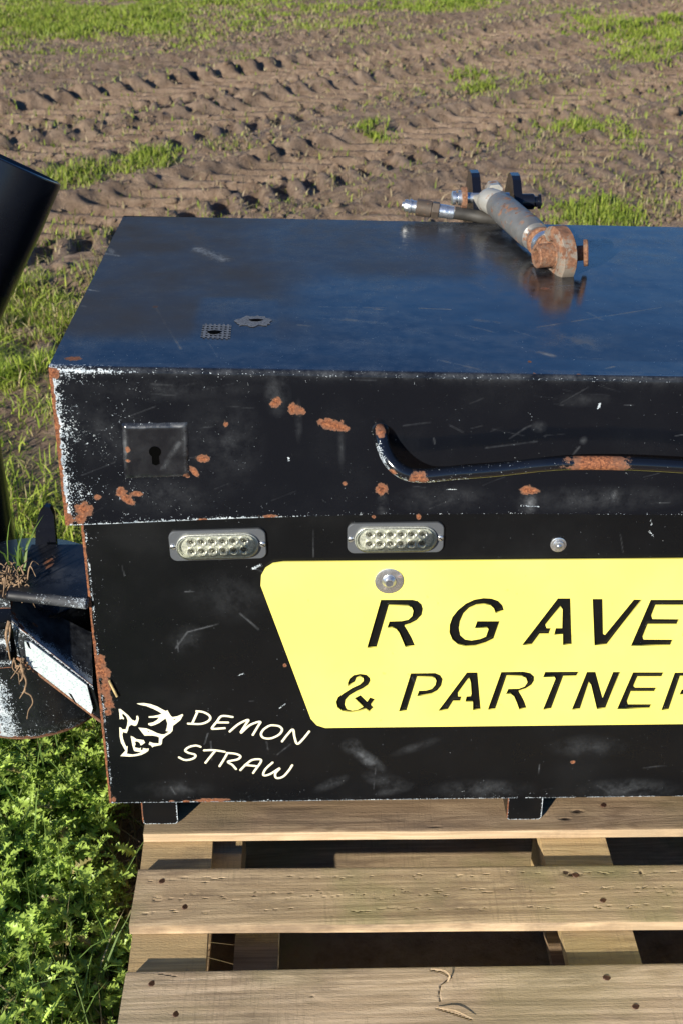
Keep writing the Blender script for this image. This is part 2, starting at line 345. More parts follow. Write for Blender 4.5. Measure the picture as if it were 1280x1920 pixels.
# ---- feet
def foot(x0, x1):
    r = .007; y0 = .001; pts = [(x0, y0, ZB-.0005), (x0, y0, ZP+r), (x0+r*.3, y0, ZP+r*.3), (x0+r, y0, ZP+.0005), (x1-r, y0, ZP+.0005), (x1-r*.3, y0, ZP+r*.3), (x1, y0, ZP+r), (x1, y0, ZB-.0005)]
    n, m = 40, 32; U = np.linspace(x0, x1, n); Zs = np.linspace(ZP+.0005, ZB-.0005, m); a, b = np.meshgrid(U, Zs, indexing='ij')
    me = prism(pts, (0, .62, 0), .0008); o = link('foot', me, M['front'], tb)
    # worn outline sheet on the end cap
    inset = np.maximum(np.maximum(r-(a-x0), r-(x1-a)), 0); low = np.maximum(r-(b-ZP), 0); cut = np.hypot(inset, low)
    k = np.where(cut > r, 1-(cut-r)/np.maximum(cut, 1e-6), 1)
    cx = np.clip(a, x0+r, x1-r); cz = np.maximum(b, ZP+r)
    a2 = np.where(cut > r, cx+(a-cx)*r/np.maximum(cut, 1e-9), a); b2 = np.where(cut > r, cz+(b-cz)*r/np.maximum(cut, 1e-9), b)
    e = np.minimum(np.minimum(a2-x0, x1-a2), b2-ZP); e = np.minimum(e, r-np.hypot(np.maximum(0, np.maximum(x0+r-a2, a2-x1+r)), np.maximum(0, ZP+r-b2)))
    w_ = .75*np.exp(-(np.maximum(e, 0)/.0017)**2); ru = np.where((a2-x0 < .0015), .5, -1)
    V = np.stack([a2, np.full(a.shape, y0-.0006), b2], -1).reshape(-1, 3)
    link('foot_plate', npmesh('fp', V, gridfaces(n, m), dict(wear_sheen=w_.ravel(), rust=enc(ru).ravel(), dust=(0*w_).ravel())), M['front'], o)
fl = [at(265, 1510, 1, 0)[0], at(332, 1510, 1, 0)[0]]
fm = [at(951, 1500, 1, 0)[0], at(1017, 1500, 1, 0)[0]]
foot(*fl); foot(*fm); foot(W-fl[1], W-fl[0])

# ---- lid: one folded sheet (front flange, rounded fold, top, rear flange)
LX, LY, LZ, LD, LR = -.0145, -.0264, .8756, .7126, .0243
LW = 1.30; rad = .007
def zbot(x): return np.interp(x, [-.0145, .05, .211, .384, .564, .7876, 1.3], [.6572, .6592, .6657, .6697, .6697, .6655, .648])
us = np.concatenate([np.arange(0, .83, st), np.linspace(.83, LW, 50)])
v1 = np.arange(0, 1.0001, 1/135.)           # front, bottom to fold
v2 = np.linspace(0, math.pi/2, 8)[1:]       # fold arc
ypos = np.concatenate([np.arange(0, LD-rad, .0018), [LD-rad]])[1:]
U, T = np.meshgrid(us, np.arange(len(v1)+len(v2)+len(ypos)), indexing='ij')
Yl = np.zeros(U.shape); Zl = np.zeros(U.shape)
xw = U+LX; ztop = LZ-LR*U; n1 = len(v1); n2 = n1+len(v2)
zb = zbot(xw)
Zl[:, :n1] = zb[:, :n1]+(ztop[:, :n1]-rad-zb[:, :n1])*v1[None]
Yl[:, :n1] = LY
Yl[:, n1:n2] = LY+rad*(1-np.cos(v2))[None]; Zl[:, n1:n2] = ztop[:, n1:n2]-rad*(1-np.sin(v2))[None]
Yl[:, n2:] = LY+rad+ypos[None]; Zl[:, n2:] = ztop[:, n2:]
top = Yl > LY+rad*.5
Yl[:, :n1] += .0022*(vnoise(U, Zl, 6, 21)-.5)[:, :n1]*np.minimum(1, (1-v1)[None]*5)
Zl[:, n2:] += ((.0045*(vnoise(U, Yl, 2.5, 22, 2)-.5)+.0010*(vnoise(U, Yl, 9, 23)-.5))*np.clip((Yl-LY)/.06, 0, 1))[:, n2:]
rust = np.full(U.shape, -1.); wear_sheen = np.zeros(U.shape); dust = np.zeros(U.shape)
fr = ~top
def LF(px, py): p = at(px, py, 1, LY); return p[0]-LX, p[2]
def LT(px, py):
    z = .866
    for _ in range(3): p = at(px, py, 2, z); z = LZ-LR*(p[0]-LX)
    return p[0]-LX, p[1]
def add(reg, arr, val): arr[reg] = np.maximum(arr[reg], val[reg])
for (px, py, rx, ry, an) in [(518, 753, 10, 9, 0), (512, 757, 6, 5, 0), (549, 768, 9, 10, 0), (561, 771, 10, 8, 0), (610, 793, 15, 8, -.2), (628, 799, 18, 9, -.2), (642, 803, 11, 5, 0), (424, 796, 5, 6, 0), (382, 860, 11, 6, 0), (365, 885, 5, 9, .5), (352, 893, 4, 3, 0), (227, 922, 9, 8, 0), (236, 935, 7, 10, .6), (244, 942, 7, 6, 0), (258, 926, 11, 5, 0), (183, 931, 6, 6, 0), (157, 957, 15, 14, 0), (152, 972, 10, 9, 0), (646, 907, 5, 5, 0), (715, 918, 12, 9, 0), (984, 919, 12, 8, 0), (997, 921, 12, 5, 0), (125, 972, 16, 12, 0), (784, 967, 4, 6, 0), (505, 968, 14, 3, 0), (380, 976, 12, 3, 0), (238, 835, 4, 4, 0), (237, 858, 5, 4, 0), (1083, 862, 6, 5, 0), (102, 700, 9, 10, 0)]:
    a, b = LF(px, py); add(fr, rust, ell(U, Zl, a, b, rx*.00072, ry*.00082, an))
ew = .0038+.002*vnoise(U*0, Zl, 25, 31)
add(fr, rust, 1.0-U/ew*1.0)
sh = np.exp(-(U/.012)**2); nn = vnoise(U, Zl, 55, 32)
add(fr, wear_sheen, .80*np.exp(-np.maximum(U-.004, 0)/.0095)*(.72+.4*nn))
add(fr, wear_sheen, .40*np.exp(-U/.08)*np.clip(vnoise(U, Zl, 38, 33, 2)*2.2-.55, 0, 1.1))
db = Zl-zb; dt = ztop-Zl
add(fr, wear_sheen, .8*np.exp(-(db/.0026)**1.0)*(.35+.65*np.exp(-np.maximum(U-.24, 0)/.06))*(.6+.5*vnoise(U, Zl*0, 40, 34)))
add(fr, wear_sheen, .33*np.exp(-db/.016)*np.exp(-U/.24)*(.6+.7*nn))
foldm = np.abs(dt) < .03
tt = np.exp(-np.maximum(U-.075, 0)/.05)
add(Yl < LY+.012, wear_sheen, .80*tt*np.exp(-(np.abs(dt-.0045)/(.0018+.006*np.exp(-U/.05))))*(.75+.35*nn))
add(Yl < LY+.012, wear_sheen, .2*np.exp(-np.abs(dt-.004)/.005)+.0*U)
add(Yl < LY+.02, dust, .34*np.exp(-np.abs(dt-.002)/.004)*np.ones(U.shape))
add(fr, wear_sheen, .05*vnoise(U, Zl, 12, 35)*np.exp(-U/.4))
for (px, py, rx, ry, k) in [(520, 740, 26, 40, .28), (560, 790, 8, 40, .3), (640, 835, 8, 50, .3), (715, 950, 14, 26, .55), (992, 945, 18, 26, .6), (1150, 930, 12, 18, .5), (990, 940, 26, 30, .25), (1010, 800, 16, 12, .25), (1093, 826, 8, 8, .6), (1090, 750, 60, 14, .15), (1120, 935, 180, 28, .24), (830, 935, 100, 30, .2), (190, 800, 90, 80, .16), (300, 730, 200, 24, .14), (420, 830, 80, 100, .13), (300, 930, 130, 40, .14)]:
    a, b = LF(px, py); add(fr, dust, k*np.clip(ell(U, Zl, a, b, rx*.00072, ry*.00082), 0, 1)**1.1*(.3+1.2*vnoise(U, Zl*.5, 30, 50, 4)))
for (p, q, wd, k) in [((285, 720), (340, 724), .0014, .4), ((340, 724), (370, 718), .0014, .45), ((285, 738), (330, 742), .001, .35), ((375, 803), (400, 800), .001, .4), ((955, 822), (985, 802), .0012, .35), ((985, 802), (995, 798), .0012, .35), ((910, 840), (1005, 828), .0012, .32), ((755, 798), (805, 792), .001, .3), ((1121, 765), (1124, 757), .0025, .8), ((1060, 868), (1085, 838), .0015, .4), ((541, 858), (542, 863), .0016, .8), ((836, 917), (856, 918), .0012, .6), ((812, 822), (814, 832), .0012, .5), ((880, 757), (905, 747), .001, .3), ((975, 948), (1010, 950), .0012, .7)]:
    add(fr, wear_sheen if k >= .6 else dust, (k if k >= .6 else k*.6)*np.clip(seg(U, Zl, LF(*p), LF(*q), wd)+.3, 0, 1))
for k in range(34):
    a, b = rng.uniform(.01, .82), rng.uniform(.67, .86); l = rng.uniform(.006, .05); an = rng.normal(.1, .35)
    add(fr, dust, rng.uniform(.08, .3)*np.clip(seg(U, Zl, (a, b), (a+l*math.cos(an), b+l*math.sin(an)), .0008)+.2, 0, 1))
# top
tp = Yl > LY+.006
for (px, py, rx, ry) in [(140, 672, 12, 4), (292, 574, 5, 3), (992, 678, 3, 2), (1001, 701, 3, 3), (1085, 703, 4, 3), (1022, 540, 9, 3)]:
    a, b = LT(px, py); add(tp, rust, ell(U, Yl, a, b, rx*.0008, ry*.0018))
for (p, q, wd, k) in [((198, 474), (222, 478), .006, .62), ((206, 466), (212, 472), .006, .62), ((168, 542), (184, 545), .003, .6), ((155, 573), (160, 574), .003, .6), ((785, 578), (843, 580), .0013, .75), ((345, 412), (350, 440), .003, .42), ((350, 440), (388, 478), .004, .45), ((372, 466), (418, 486), .014, .58), ((350, 430), (400, 480), .02, .35), ((405, 443), (428, 444), .003, .5), ((293, 577), (340, 655), .0012, .5), ((255, 600), (275, 640), .001, .3), ((602, 576), (720, 578), .003, .3), ((640, 600), (718, 606), .005, .42), ((700, 580), (722, 582), .002, .55), ((596, 597), (640, 600), .002, .35), ((893, 600), (930, 604), .004, .4), ((875, 610), (935, 625), .002, .3), ((965, 620), (1005, 632), .0015, .35), ((1005, 613), (1240, 575), .0012, .45), ((1060, 630), (1115, 650), .010, .32), ((1010, 660), (1035, 666), .004, .5), ((1030, 535), (1075, 534), .0015, .35), ((996, 492), (1010, 500), .0015, .6), ((998, 500), (1004, 520), .0015, .6), ((1135, 690), (1150, 686), .0015, .6), ((820, 675), (895, 692), .002, .4), ((380, 625), (408, 668), .001, .35), ((560, 610), (580, 612), .002, .35), ((150, 650), (165, 600), .002, .2), ((190, 560), (290, 556), .0015, .35), ((170, 548), (420, 542), .001, .25), ((195, 500), (290, 475), .003, .25), ((1180, 540), (1240, 540), .001, .3), ((1100, 585), (1130, 600), .002, .25)]:
    if k >= .55 and wd >= .0029: add(tp, wear_sheen, (k-.06)*np.clip(seg(U, Yl, LT(*p), LT(*q), wd)+.3, 0, 1))
    add(tp, dust, 2.0*k*np.clip(seg(U, Yl, LT(*p), LT(*q), wd*1.6)+.2, 0, 1)*(.4+.9*vnoise(U, Yl, 90, 47)))
for (px, py, rx, ry, k) in [(260, 500, 90, 40, .12), (235, 425, 90, 14, .14), (500, 440, 200, 30, .10), (420, 570, 130, 14, .16), (380, 640, 70, 14, .16), (640, 600, 120, 20, .10), (900, 640, 180, 26, .10), (1120, 470, 90, 30, .05), (250, 545, 40, 14, .2), (650, 470, 240, 60, .07), (480, 603, 36, 11, .5), (380, 465, 50, 26, .2), (300, 470, 70, 26, .14), (780, 480, 110, 40, .10), (1070, 640, 70, 20, .2), (700, 590, 60, 16, .2), (330, 560, 90, 30, .12)]:
    a, b = LT(px, py); add(tp, dust, 2.6*k*np.clip(ell(U, Yl, a, b, rx*.00085, ry*.0021), 0, 1)**.5*(.25+1.0*vnoise(U+.3*Yl, Yl*1.5, 22, 48, 4)))
for k in range(120):
    a, b = rng.uniform(.01, .85), rng.uniform(0, .66); l = rng.uniform(.004, .05); an = rng.normal(0, .6)
    add(tp, dust, rng.uniform(.1, .4)*np.clip(seg(U, Yl, (a, b), (a+l*math.cos(an), b+l*math.sin(an)), .0010)+.2, 0, 1))
dust[tp] = np.maximum(dust, (.03+.26*vnoise(U, Yl*1.4, 9, 49, 5)**2)*(1+1.5*np.exp(-U/.25))+.14*np.exp(-((Yl-.55)/.25)**2))[tp]
wear_sheen[tp] += (.05*vnoise(U, Yl, 7, 40)+.14*np.exp(-U/.03)*vnoise(U, Yl, 30, 41))[tp]
film = np.zeros(U.shape)
def sb(x): return 1/(1+np.exp(-x))
nf_ = vnoise(U, Yl, 5, 45); nf2 = vnoise(U, Yl, 16, 46)
xb_, yb_ = LT(560, 520)
film = .85*sb((.30-U+.25*(nf_-.5))/.03)*sb((Yl-.075-.02*nf2)/.012)
b_a, b_b = LT(885, 500)
film = np.maximum(film, .62*sb((b_a-U+.04*(nf_-.5)+.04*(nf2-.5))/.006)*sb((Yl-LT(700, 522)[1]-.05*(nf_-.5))/.012)*sb((U-.2)/.05))
pa, pb = LT(345, 652); pc, pd = LT(515, 566)
win = sb((U-pa-.01*nf2)/.003)*sb((pc-U+.012*nf2)/.003)*sb((Yl-pb-.02*nf2)/.004)*sb((pd-Yl+.02*nf2)/.004); film = film*(1-.6*win)
film = np.where(tp, film+.10*(nf2-.5)*film, 0)
V = np.stack([xw, Yl, Zl], -1).reshape(-1, 3)
lid = link('lid', npmesh('lid', V, gridfaces(*U.shape), dict(film=film.ravel(), matte=(fr*1.).ravel(), rust=enc(rust).ravel(), wear_sheen=wear_sheen.ravel(), dust=dust.ravel())), M['lid'], tb, smooth=True)
# lid returns: underside edge of the front flange, side flanges, rear flange
bm = bmesh.new(); k = 24; X = np.linspace(LX, LX+LW, k)
for i in range(k-1):
    x0, x1 = X[i], X[i+1]; a, b = zbot(x0), zbot(x1)
    q_((x0, LY+.0005, a), (x0, LY+.004, a), (x1, LY+.004, b), (x1, LY+.0005, b)); q_((x0, LY+.004, a), (x0, LY+.004, LZ-.03), (x1, LY+.004, LZ-.03), (x1, LY+.004, b))
for xx, s_ in ((LX, 1), (LX+LW, -1)):
    zt = LZ-LR*(xx-LX)
    for x2 in (xx+.0002*s_, xx+.004*s_): q_((x2, LY+.001, zbot(xx)), (x2, LY+.001, zt-.003), (x2, LY+LD, zt-.001), (x2, LY+LD, zbot(xx)))
q_((LX, LY+LD, .665), (LX, LY+LD, LZ-.0003), (LX+LW, LY+LD, LZ-LR*LW-.0003), (LX+LW, LY+LD, .65))
link('lid_flange', bm_mesh('fl', bm), M['front'], lid)

# ---- raised square lock plate with keyhole
p = [at(*q, 1, LY-.003) for q in ((226, 794), (354, 792), (357, 897), (232, 901))]
bm = bmesh.new()
n = 34; u, v = np.meshgrid(np.linspace(0, 1, n), np.linspace(0, 1, n), indexing='ij')
P = ((1-u)*(1-v))[..., None]*p[3]+(u*(1-v))[..., None]*p[2]+(u*v)[..., None]*p[1]+((1-u)*v)[..., None]*p[0]
ed = np.minimum(np.minimum(u, 1-u), np.minimum(v, 1-v)); P[..., 1] = LY+.002-.0065*np.sin(np.clip(ed/.075, 0, 1)*math.pi/2)+.0012*(vnoise(u, v, 3, 51)-.5)
P[..., 0] += .0016*(vnoise(u, v, 9, 52)-.5); P[..., 2] += .0016*(vnoise(u, v, 9, 53)-.5)
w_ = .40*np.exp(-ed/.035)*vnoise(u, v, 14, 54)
edge_glint = np.exp(-((ed-.05)/.035)**2)*np.where(v > .5, 1., .7)*(.5+.6*vnoise(u, v, 7, 56)); ru = np.maximum(ell(u, v, .09, .55, .035, .05), np.maximum(ell(u, v, .09, .36, .04, .03), ell(u, v, .95, .04, .06, .05)))
du = np.maximum(.35*np.clip(seg(u, v, (.6, .2), (.85, .65), .05)+.2, 0, 1), .12*vnoise(u, v, 4, 55)); du = np.maximum(du, .62*edge_glint)  # bright rim is a painted edge highlight, stronger on the upper half
plate = link('lock_plate', npmesh('lp', P.reshape(-1, 3), gridfaces(n, n), dict(wear_sheen=w_.ravel(), rust=enc(ru).ravel(), dust=du.ravel())), M['lid'], lid, smooth=True)
def keyhole(c, r, h, nrm, parent, up=Vector((0, 0, 1))):
    rt = up.cross(Vector(nrm)) if True else 0; rt.normalize(); c = Vector(c); pts = []
    for k in range(20):
        t = R_(-55+290*k/19); pts.append(c+rt*r*math.cos(t)+up*r*math.sin(t))
    pts += [c-rt*r*.62-up*h, c-up*(h+r*.3), c+rt*r*.62-up*h]
    link('keyhole', prism(pts, Vector(nrm)*.0008), M['hole'], parent)
c = at(291, 847, 1, LY-.0046); c[1] = LY-.0046; keyhole(c, .0074, .0165, (0, -1, 0), plate)
# small square and smeared glue patches with key holes on the lid top
def LT3(px, py, dz=.001): a, b = LT(px, py); return Vector((a+LX, b, LZ-LR*a+dz))
def topz(x, y):
    i = int(np.argmin(abs(us+LX-x))); j = n2+int(np.argmin(abs(Yl[i, n2:]-y))); return Zl[i, j]
c = [LT3(*q) for q in ((376, 634), (432, 637), (435, 609), (381, 607))]
bm = bmesh.new()
for i in range(13):
    for j in range(13):
        if (i % 2 or j % 2):
            uu, vv_ = i/13, j/13
            def PP(a, b): 
                q = c[0]*(1-a)*(1-b)+c[1]*a*(1-b)+c[2]*a*b+c[3]*(1-a)*b; q.z = topz(q.x, q.y)+.0007; return q
            q_(PP(uu, vv_), PP(uu+1/13, vv_), PP(uu+1/13, vv_+1/13), PP(uu, vv_+1/13))
gp = link('glue_patch', bm_mesh('g', bm), M['residue'], lid)
def flathole(px, py, rx, ry, par):
    q = LT3(px, py); q.z = topz(q.x, q.y)+.0011
    pts = [(q.x+rx*math.cos(t)*(1+.15*math.sin(3*t)), q.y+ry*math.sin(t), q.z) for t in np.linspace(0, 2*math.pi, 20, endpoint=False)]
    link('keyhole', prism(pts, (0, 0, .0003)), M['hole'], par)
flathole(402, 624, .0085, .0075, gp)
bm = bmesh.new(); pts = []
q = LT3(477, 603)
for k in range(40):
    t = 2*math.pi*k/40; r = 1+.10*math.sin(2*t+1)+.07*math.sin(7*t)+.13*rng.uniform(-1, 1); x, y = q.x+.0225*r*math.cos(t), q.y+.022*r*math.sin(t); pts.append((x, y, topz(x, y)+.0007))
gp2 = link('glue_patch', prism(pts, (0, 0, .0002)), M['residue'], lid)
flathole(480, 602, .009, .005, gp2)

# ---- handle
hz = -.072
hp = [at(712, 806, 1, LY+.004), at(713, 812, 1, LY-.012), at(718, 836, 1, -.050), at(732, 866, 1, -.064), at(757, 886, 1, hz), at(790, 892, 1, hz), at(850, 887, 1, hz), at(930, 881, 1, hz), at(1010, 872, 1, hz), at(1080, 868, 1, hz), at(1170, 869, 1, hz), at(1280, 875, 1, hz)]
pr_ = hp[-1]; hp += [np.array([pr_[0]+.035, hz, pr_[2]-.006]), np.array([pr_[0]+.07, hz+.004, pr_[2]-.003]), np.array([pr_[0]+.088, -.05, pr_[2]+.02]), np.array([pr_[0]+.09, LY+.004, pr_[2]+.045])]
path = smooth_path(hp, 14)
tm = tube(path, .0088, 24)
hx = np.array([v.co[:] for v in tm.vertices])
def hattr():
    w_ = np.zeros(len(hx)); ru = np.full(len(hx), -1.)
    x = hx[:, 0]; z = hx[:, 2]; a, b = at(1062, 868, 1, hz)[0], at(1172, 868, 1, hz)[0]
    ru = np.maximum(ru, 1.3-abs(x-(a+b)/2)/((b-a)/2)*1.3)
    x1, x2 = at(740, 890, 1, hz)[0], at(860, 890, 1, hz)[0]
    zc = np.interp(x, path[:, 0], path[:, 2]); low = np.clip((zc-z)/.0088, -1, 1)
    w_ = np.maximum(w_, .56*np.exp(-np.maximum(0, x-x2)/.03)*np.clip(low+.05, 0, 1)*(x > x1-.03)); w_ = np.maximum(w_, .13*np.clip(1-abs(x-.5)/.2, 0, 1)); w_ = np.maximum(w_, .30*(x < at(722, 850, 1, -.05)[0])*np.clip(.5+low, 0, 1))
    for px in (775, 790): ru = np.maximum(ru, 1-np.hypot(x-at(px, 893, 1, hz)[0], (z-at(px, 896, 1, hz-.008)[2]))/.007)
    for px, py in ((713, 812), (733, 868)): q = at(px, py, 1, -.05); ru = np.maximum(ru, .9-np.hypot(x-q[0], z-q[2])/.006)
    return w_, enc(ru)
w_, ru = hattr()
for k_, v_ in (('wear_sheen', w_), ('rust', ru), ('dust', 0*w_)):
    a_ = tm.attributes.new(k_, 'FLOAT', 'POINT'); a_.data.foreach_set('value', v_.astype(np.float32))
handle = link('handle', tm, M['lid'], lid, smooth=True)
wp = smooth_path([hp[0]+np.array([0, .002, 0]), hp[0]+np.array([0, -.005, -.001])], 3)
link('weld_collar', lathe(hp[0], (0, -1, 0), [(-.004, .0165), (0, .015), (.004, .0115), (.006, .009)], 20), M['chipped'], handle, smooth=True)

# ---- sign: plate with stencil letters cut right through
ZA = lambda l: [(620+x/3.765, 1100+y/3.765) for x, y in l]
ZC = lambda l, dx=0, dy=0: [(940+(x+dx)/3.765, 1100+(y+dy)/3.765) for x, y in l]
letters = [
 ZA([(352, 93), (575, 93), (612, 102), (638, 125), (648, 160), (640, 205), (605, 243), (560, 266), (520, 278), (540, 310), (568, 360), (594, 421), (524, 427), (500, 370), (480, 325), (458, 299), (430, 289), (396, 290), (412, 246), (500, 243), (545, 233), (572, 208), (580, 172), (570, 148), (545, 137), (408, 135), (322, 431), (254, 431)]),
 ZA([(1220, 172), (1208, 132), (1178, 101), (1130, 84), (1075, 81), (1010, 92), (950, 120), (895, 165), (855, 215), (836, 270), (834, 325), (855, 375), (895, 408), (950, 423), (1020, 420), (1090, 400), (1147, 373), (1190, 244), (1030, 244), (1013, 293), (1100, 290), (1110, 300), (1092, 352), (1050, 370), (990, 380), (945, 373), (912, 345), (902, 300), (910, 250), (935, 195), (975, 155), (1025, 132), (1080, 125), (1125, 133), (1148, 155), (1160, 188)]),
 ZA([(120, 703), (118, 680), (130, 650), (160, 625), (205, 616), (250, 622), (275, 645), (278, 670), (262, 700), (225, 725), (180, 745), (130, 775), (103, 805), (98, 835), (112, 865), (150, 875), (190, 868), (228, 848), (166, 787), (208, 766), (255, 812), (275, 782), (312, 795), (283, 835), (303, 855), (272, 885), (245, 865), (200, 880), (140, 888), (80, 878), (47, 852), (38, 815), (52, 780), (95, 750), (150, 715), (205, 690), (230, 665), (228, 645), (205, 637), (180, 648), (168, 678)]),
 ZA([(563, 612), (735, 610), (770, 625), (788, 655), (778, 705), (750, 740), (710, 760), (660, 768), (606, 773), (620, 735), (670, 733), (710, 722), (735, 695), (742, 665), (732, 645), (712, 640), (608, 640), (533, 880), (478, 880)]),
 ZA([(958, 606), (1032, 606), (1056, 870), (1000, 872), (1000, 812), (946, 812), (955, 775), (985, 773), (990, 755), (985, 680), (977, 650), (965, 660), (896, 755), (896, 775), (922, 775), (912, 812), (862, 812), (825, 872), (756, 876)]),
]
rr_ = [(-5, 603), (150, 600), (200, 610), (228, 635), (228, 670), (210, 700), (170, 725), (120, 742), (140, 775), (160, 815), (175, 862), (122, 868), (105, 820), (85, 775), (60, 757), (28, 757), (45, 722), (120, 720), (160, 705), (180, 675), (170, 645), (140, 633), (35, 633), (-45, 868), (-100, 868)]
ee = [(925, 605), (1143, 605), (1130, 640), (960, 640), (930, 705), (940, 712), (1093, 712), (1078, 745), (912, 745), (885, 815), (890, 830), (1056, 830), (1045, 862), (812, 865)]
letters += [ZC(rr_), ZC([(305, 602), (545, 600), (528, 635), (435, 637), (350, 865), (290, 868), (378, 650), (370, 637), (290, 640)]),
 ZC([(600, 602), (660, 602), (710, 785), (785, 602), (836, 602), (733, 862), (670, 865), (628, 690), (615, 680), (553, 868), (493, 868)]), ZC(ee), ZC(rr_, 1225, 4),
 ZC([(395, 83), (483, 83), (495, 412), (430, 412), (430, 335), (368, 340), (380, 293), (425, 293), (428, 160), (415, 143), (308, 275), (315, 293), (346, 293), (333, 338), (268, 338), (213, 412), (142, 412)]),
 ZC([(640, 87), (710, 87), (715, 335), (728, 340), (932, 91), (990, 92), (742, 412), (653, 415)]),
 ZC([(1050, 93), (1300, 93), (1285, 135), (1087, 135), (1057, 210), (1062, 228), (1252, 230), (1237, 270), (1032, 270), (995, 360), (1000, 373), (1207, 374), (1192, 418), (910, 418)])]
ss_ = [(0, 300), (45, 300), (55, 350), (100, 378), (160, 372), (195, 340), (175, 290), (110, 262), (60, 235), (45, 180), (75, 120), (140, 88), (210, 90), (258, 125), (265, 175), (220, 178), (205, 135), (160, 122), (110, 140), (92, 180), (120, 215), (190, 245), (238, 290), (235, 345), (180, 400), (100, 418), (30, 395), (-4, 345)]
letters += [ZC(ss_, 1280, 2), ZC([(x*.8, y*.8) for x, y in ss_], 1490, 536)]
ys = -.0045
def SP(px, py): p = at(px, py, 1, ys); return (p[0], p[2])
tl = [SP(*q) for q in [(489, 1098), (490, 1080), (498, 1066), (512, 1057), (532, 1054)]]; bl = [SP(*q) for q in [(640, 1364.5), (610, 1365), (594, 1360), (583, 1348), (577, 1332)]]
mir = lambda l: [(2*.634-x, z) for x, z in l[::-1]]
outline = tl+[(2*.634-x, z) for x, z in tl[::-1]]+[(2*.634-x, z) for x, z in bl[::-1]]+bl
def curve_mesh(loops, depth, name='c'):
    cu = bpy.data.curves.new(name, 'CURVE'); cu.dimensions = '2D'; cu.fill_mode = 'BOTH'; cu.extrude = depth/2
    for l in loops:
        sp = cu.splines.new('POLY'); sp.points.add(len(l)-1); sp.use_cyclic_u = True
        for i, (x, z) in enumerate(l): sp.points[i].co = (x, z, 0, 1)
    o = bpy.data.objects.new(name, cu); COL.objects.link(o); bpy.context.view_layer.update()
    me = bpy.data.meshes.new_from_object(o.evaluated_get(bpy.context.evaluated_depsgraph_get())); bpy.data.objects.remove(o); me.materials.clear()
    me.transform(Matrix(((1, 0, 0, 0), (0, 0, -1, 0), (0, 1, 0, 0), (0, 0, 0, 1)))); return me    # into the xz plane, facing -y
me = curve_mesh([outline]+[[SP(*q) for q in l] for l in letters], .003); me.transform(Matrix.Translation((0, ys+.0015, 0)))
sign = link('sign_plate', me, M['yellow'], tb); sign['label'] = 'yellow plate with stencil-cut company name'
# bolts
def bolt(px, py, y0, rw, rh, socket, parent, name='bolt', hh=.006):
    c = at(px, py, 1, y0-.002); c[1] = y0
    b = link(name, autosmooth(lathe(c, (0, -1, 0), [(0, rw), (.0016, rw), (.002, rw*.94), (.0021, rh), (hh*.5, rh), (hh, rh*.6), (hh*1.02, rh*.45), (hh*.7, rh*.42), (hh*.7, 0)] if socket else [(0, rw), (.0015, rw), (.002, rw*.9), (.0022, rh), (.006, rh*.95), (.0068, rh*.6), (.007, 0)], 28 if socket else 24)), M['zinc'], parent)
    return b, c
b, c = bolt(729, 1090, ys, .0195, .0095, True, sign, hh=.0075)
b2, c2 = bolt(729, 1090, ys, .0195, .0095, True, sign, hh=.0075)
dx = 2*.634-2*c[0]; b2.location.x += dx
for cc, bb in ((c, b), (c2+np.array([dx, 0, 0]), b2)):
    hx_ = [(cc[0]+.0042*math.cos(t), cc[1]-.0072, cc[2]+.0042*math.sin(t)) for t in np.linspace(.2, .2+2*math.pi, 6, endpoint=False)]
    link('socket', prism(hx_, (0, -.0007, 0)), M['brass'], bb)
b, c = bolt(1046, 1022, 0, .0108, .0075, False, tb)
link('socket', lathe((c[0], c[1]-.0068, c[2]), (0, -1, 0), [(0, .004), (.0009, .0037), (.0012, 0)], 12), M['brass'], b, smooth=True)
# ---- emblem and lettering (thin vinyl)
yv = -.0011
def VP(px, py): p = at(px, py, 1, yv); return (p[0], p[2])
EZ = lambda l: [VP(200+x/8, 1300+y/8) for x, y in l]
e1 = [(455, 152), (560, 145), (660, 160), (760, 195), (860, 250), (895, 265), (915, 250), (930, 275), (965, 335), (990, 355), (1060, 345), (1140, 310), (1153, 325), (1110, 400), (1060, 440), (1000, 485), (992, 560), (960, 595), (890, 640), (840, 685), (832, 750), (820, 772), (760, 785), (710, 795), (690, 810), (670, 780), (635, 765), (650, 728), (700, 745), (783, 752), (787, 738), (790, 660), (760, 645), (690, 632), (600, 632), (575, 635), (545, 600), (480, 515), (600, 525), (690, 560), (760, 595), (830, 615), (870, 615), (940, 575), (890, 562), (905, 520), (915, 450), (890, 375), (850, 400), (790, 445), (720, 475), (670, 488), (630, 470), (628, 450), (700, 435), (760, 400), (790, 360), (700, 365), (635, 365), (635, 345), (700, 340), (780, 325), (832, 305), (780, 270), (700, 230), (600, 190), (500, 170)]
e1h = [(995, 395), (1060, 370), (1018, 402)]; e1g = [(605, 555), (625, 560), (655, 582), (632, 580)]
e2 = [(185, 235), (215, 235), (270, 280), (330, 330), (385, 395), (430, 415), (450, 390), (450, 340), (475, 335), (487, 375), (475, 430), (455, 475), (430, 488), (370, 470), (335, 500), (325, 550), (305, 595), (250, 580), (240, 620), (250, 680), (275, 750), (300, 800), (320, 790), (315, 850), (310, 905), (400, 918), (470, 905), (530, 880), (440, 870), (415, 860), (390, 780), (365, 640), (400, 650), (450, 685), (560, 700), (580, 740), (530, 775), (515, 780), (500, 740), (460, 718), (425, 725), (440, 760), (425, 790), (430, 810), (500, 825), (520, 810), (515, 850), (545, 850), (548, 820), (600, 830), (638, 825), (630, 860), (590, 890), (530, 920), (450, 940), (350, 948), (210, 940), (285, 860), (270, 830), (220, 740), (200, 650), (195, 510), (220, 515), (240, 540), (290, 540), (310, 480), (320, 410), (300, 350), (265, 315), (240, 300), (240, 340), (265, 370), (262, 390), (235, 380), (200, 388), (195, 300)]
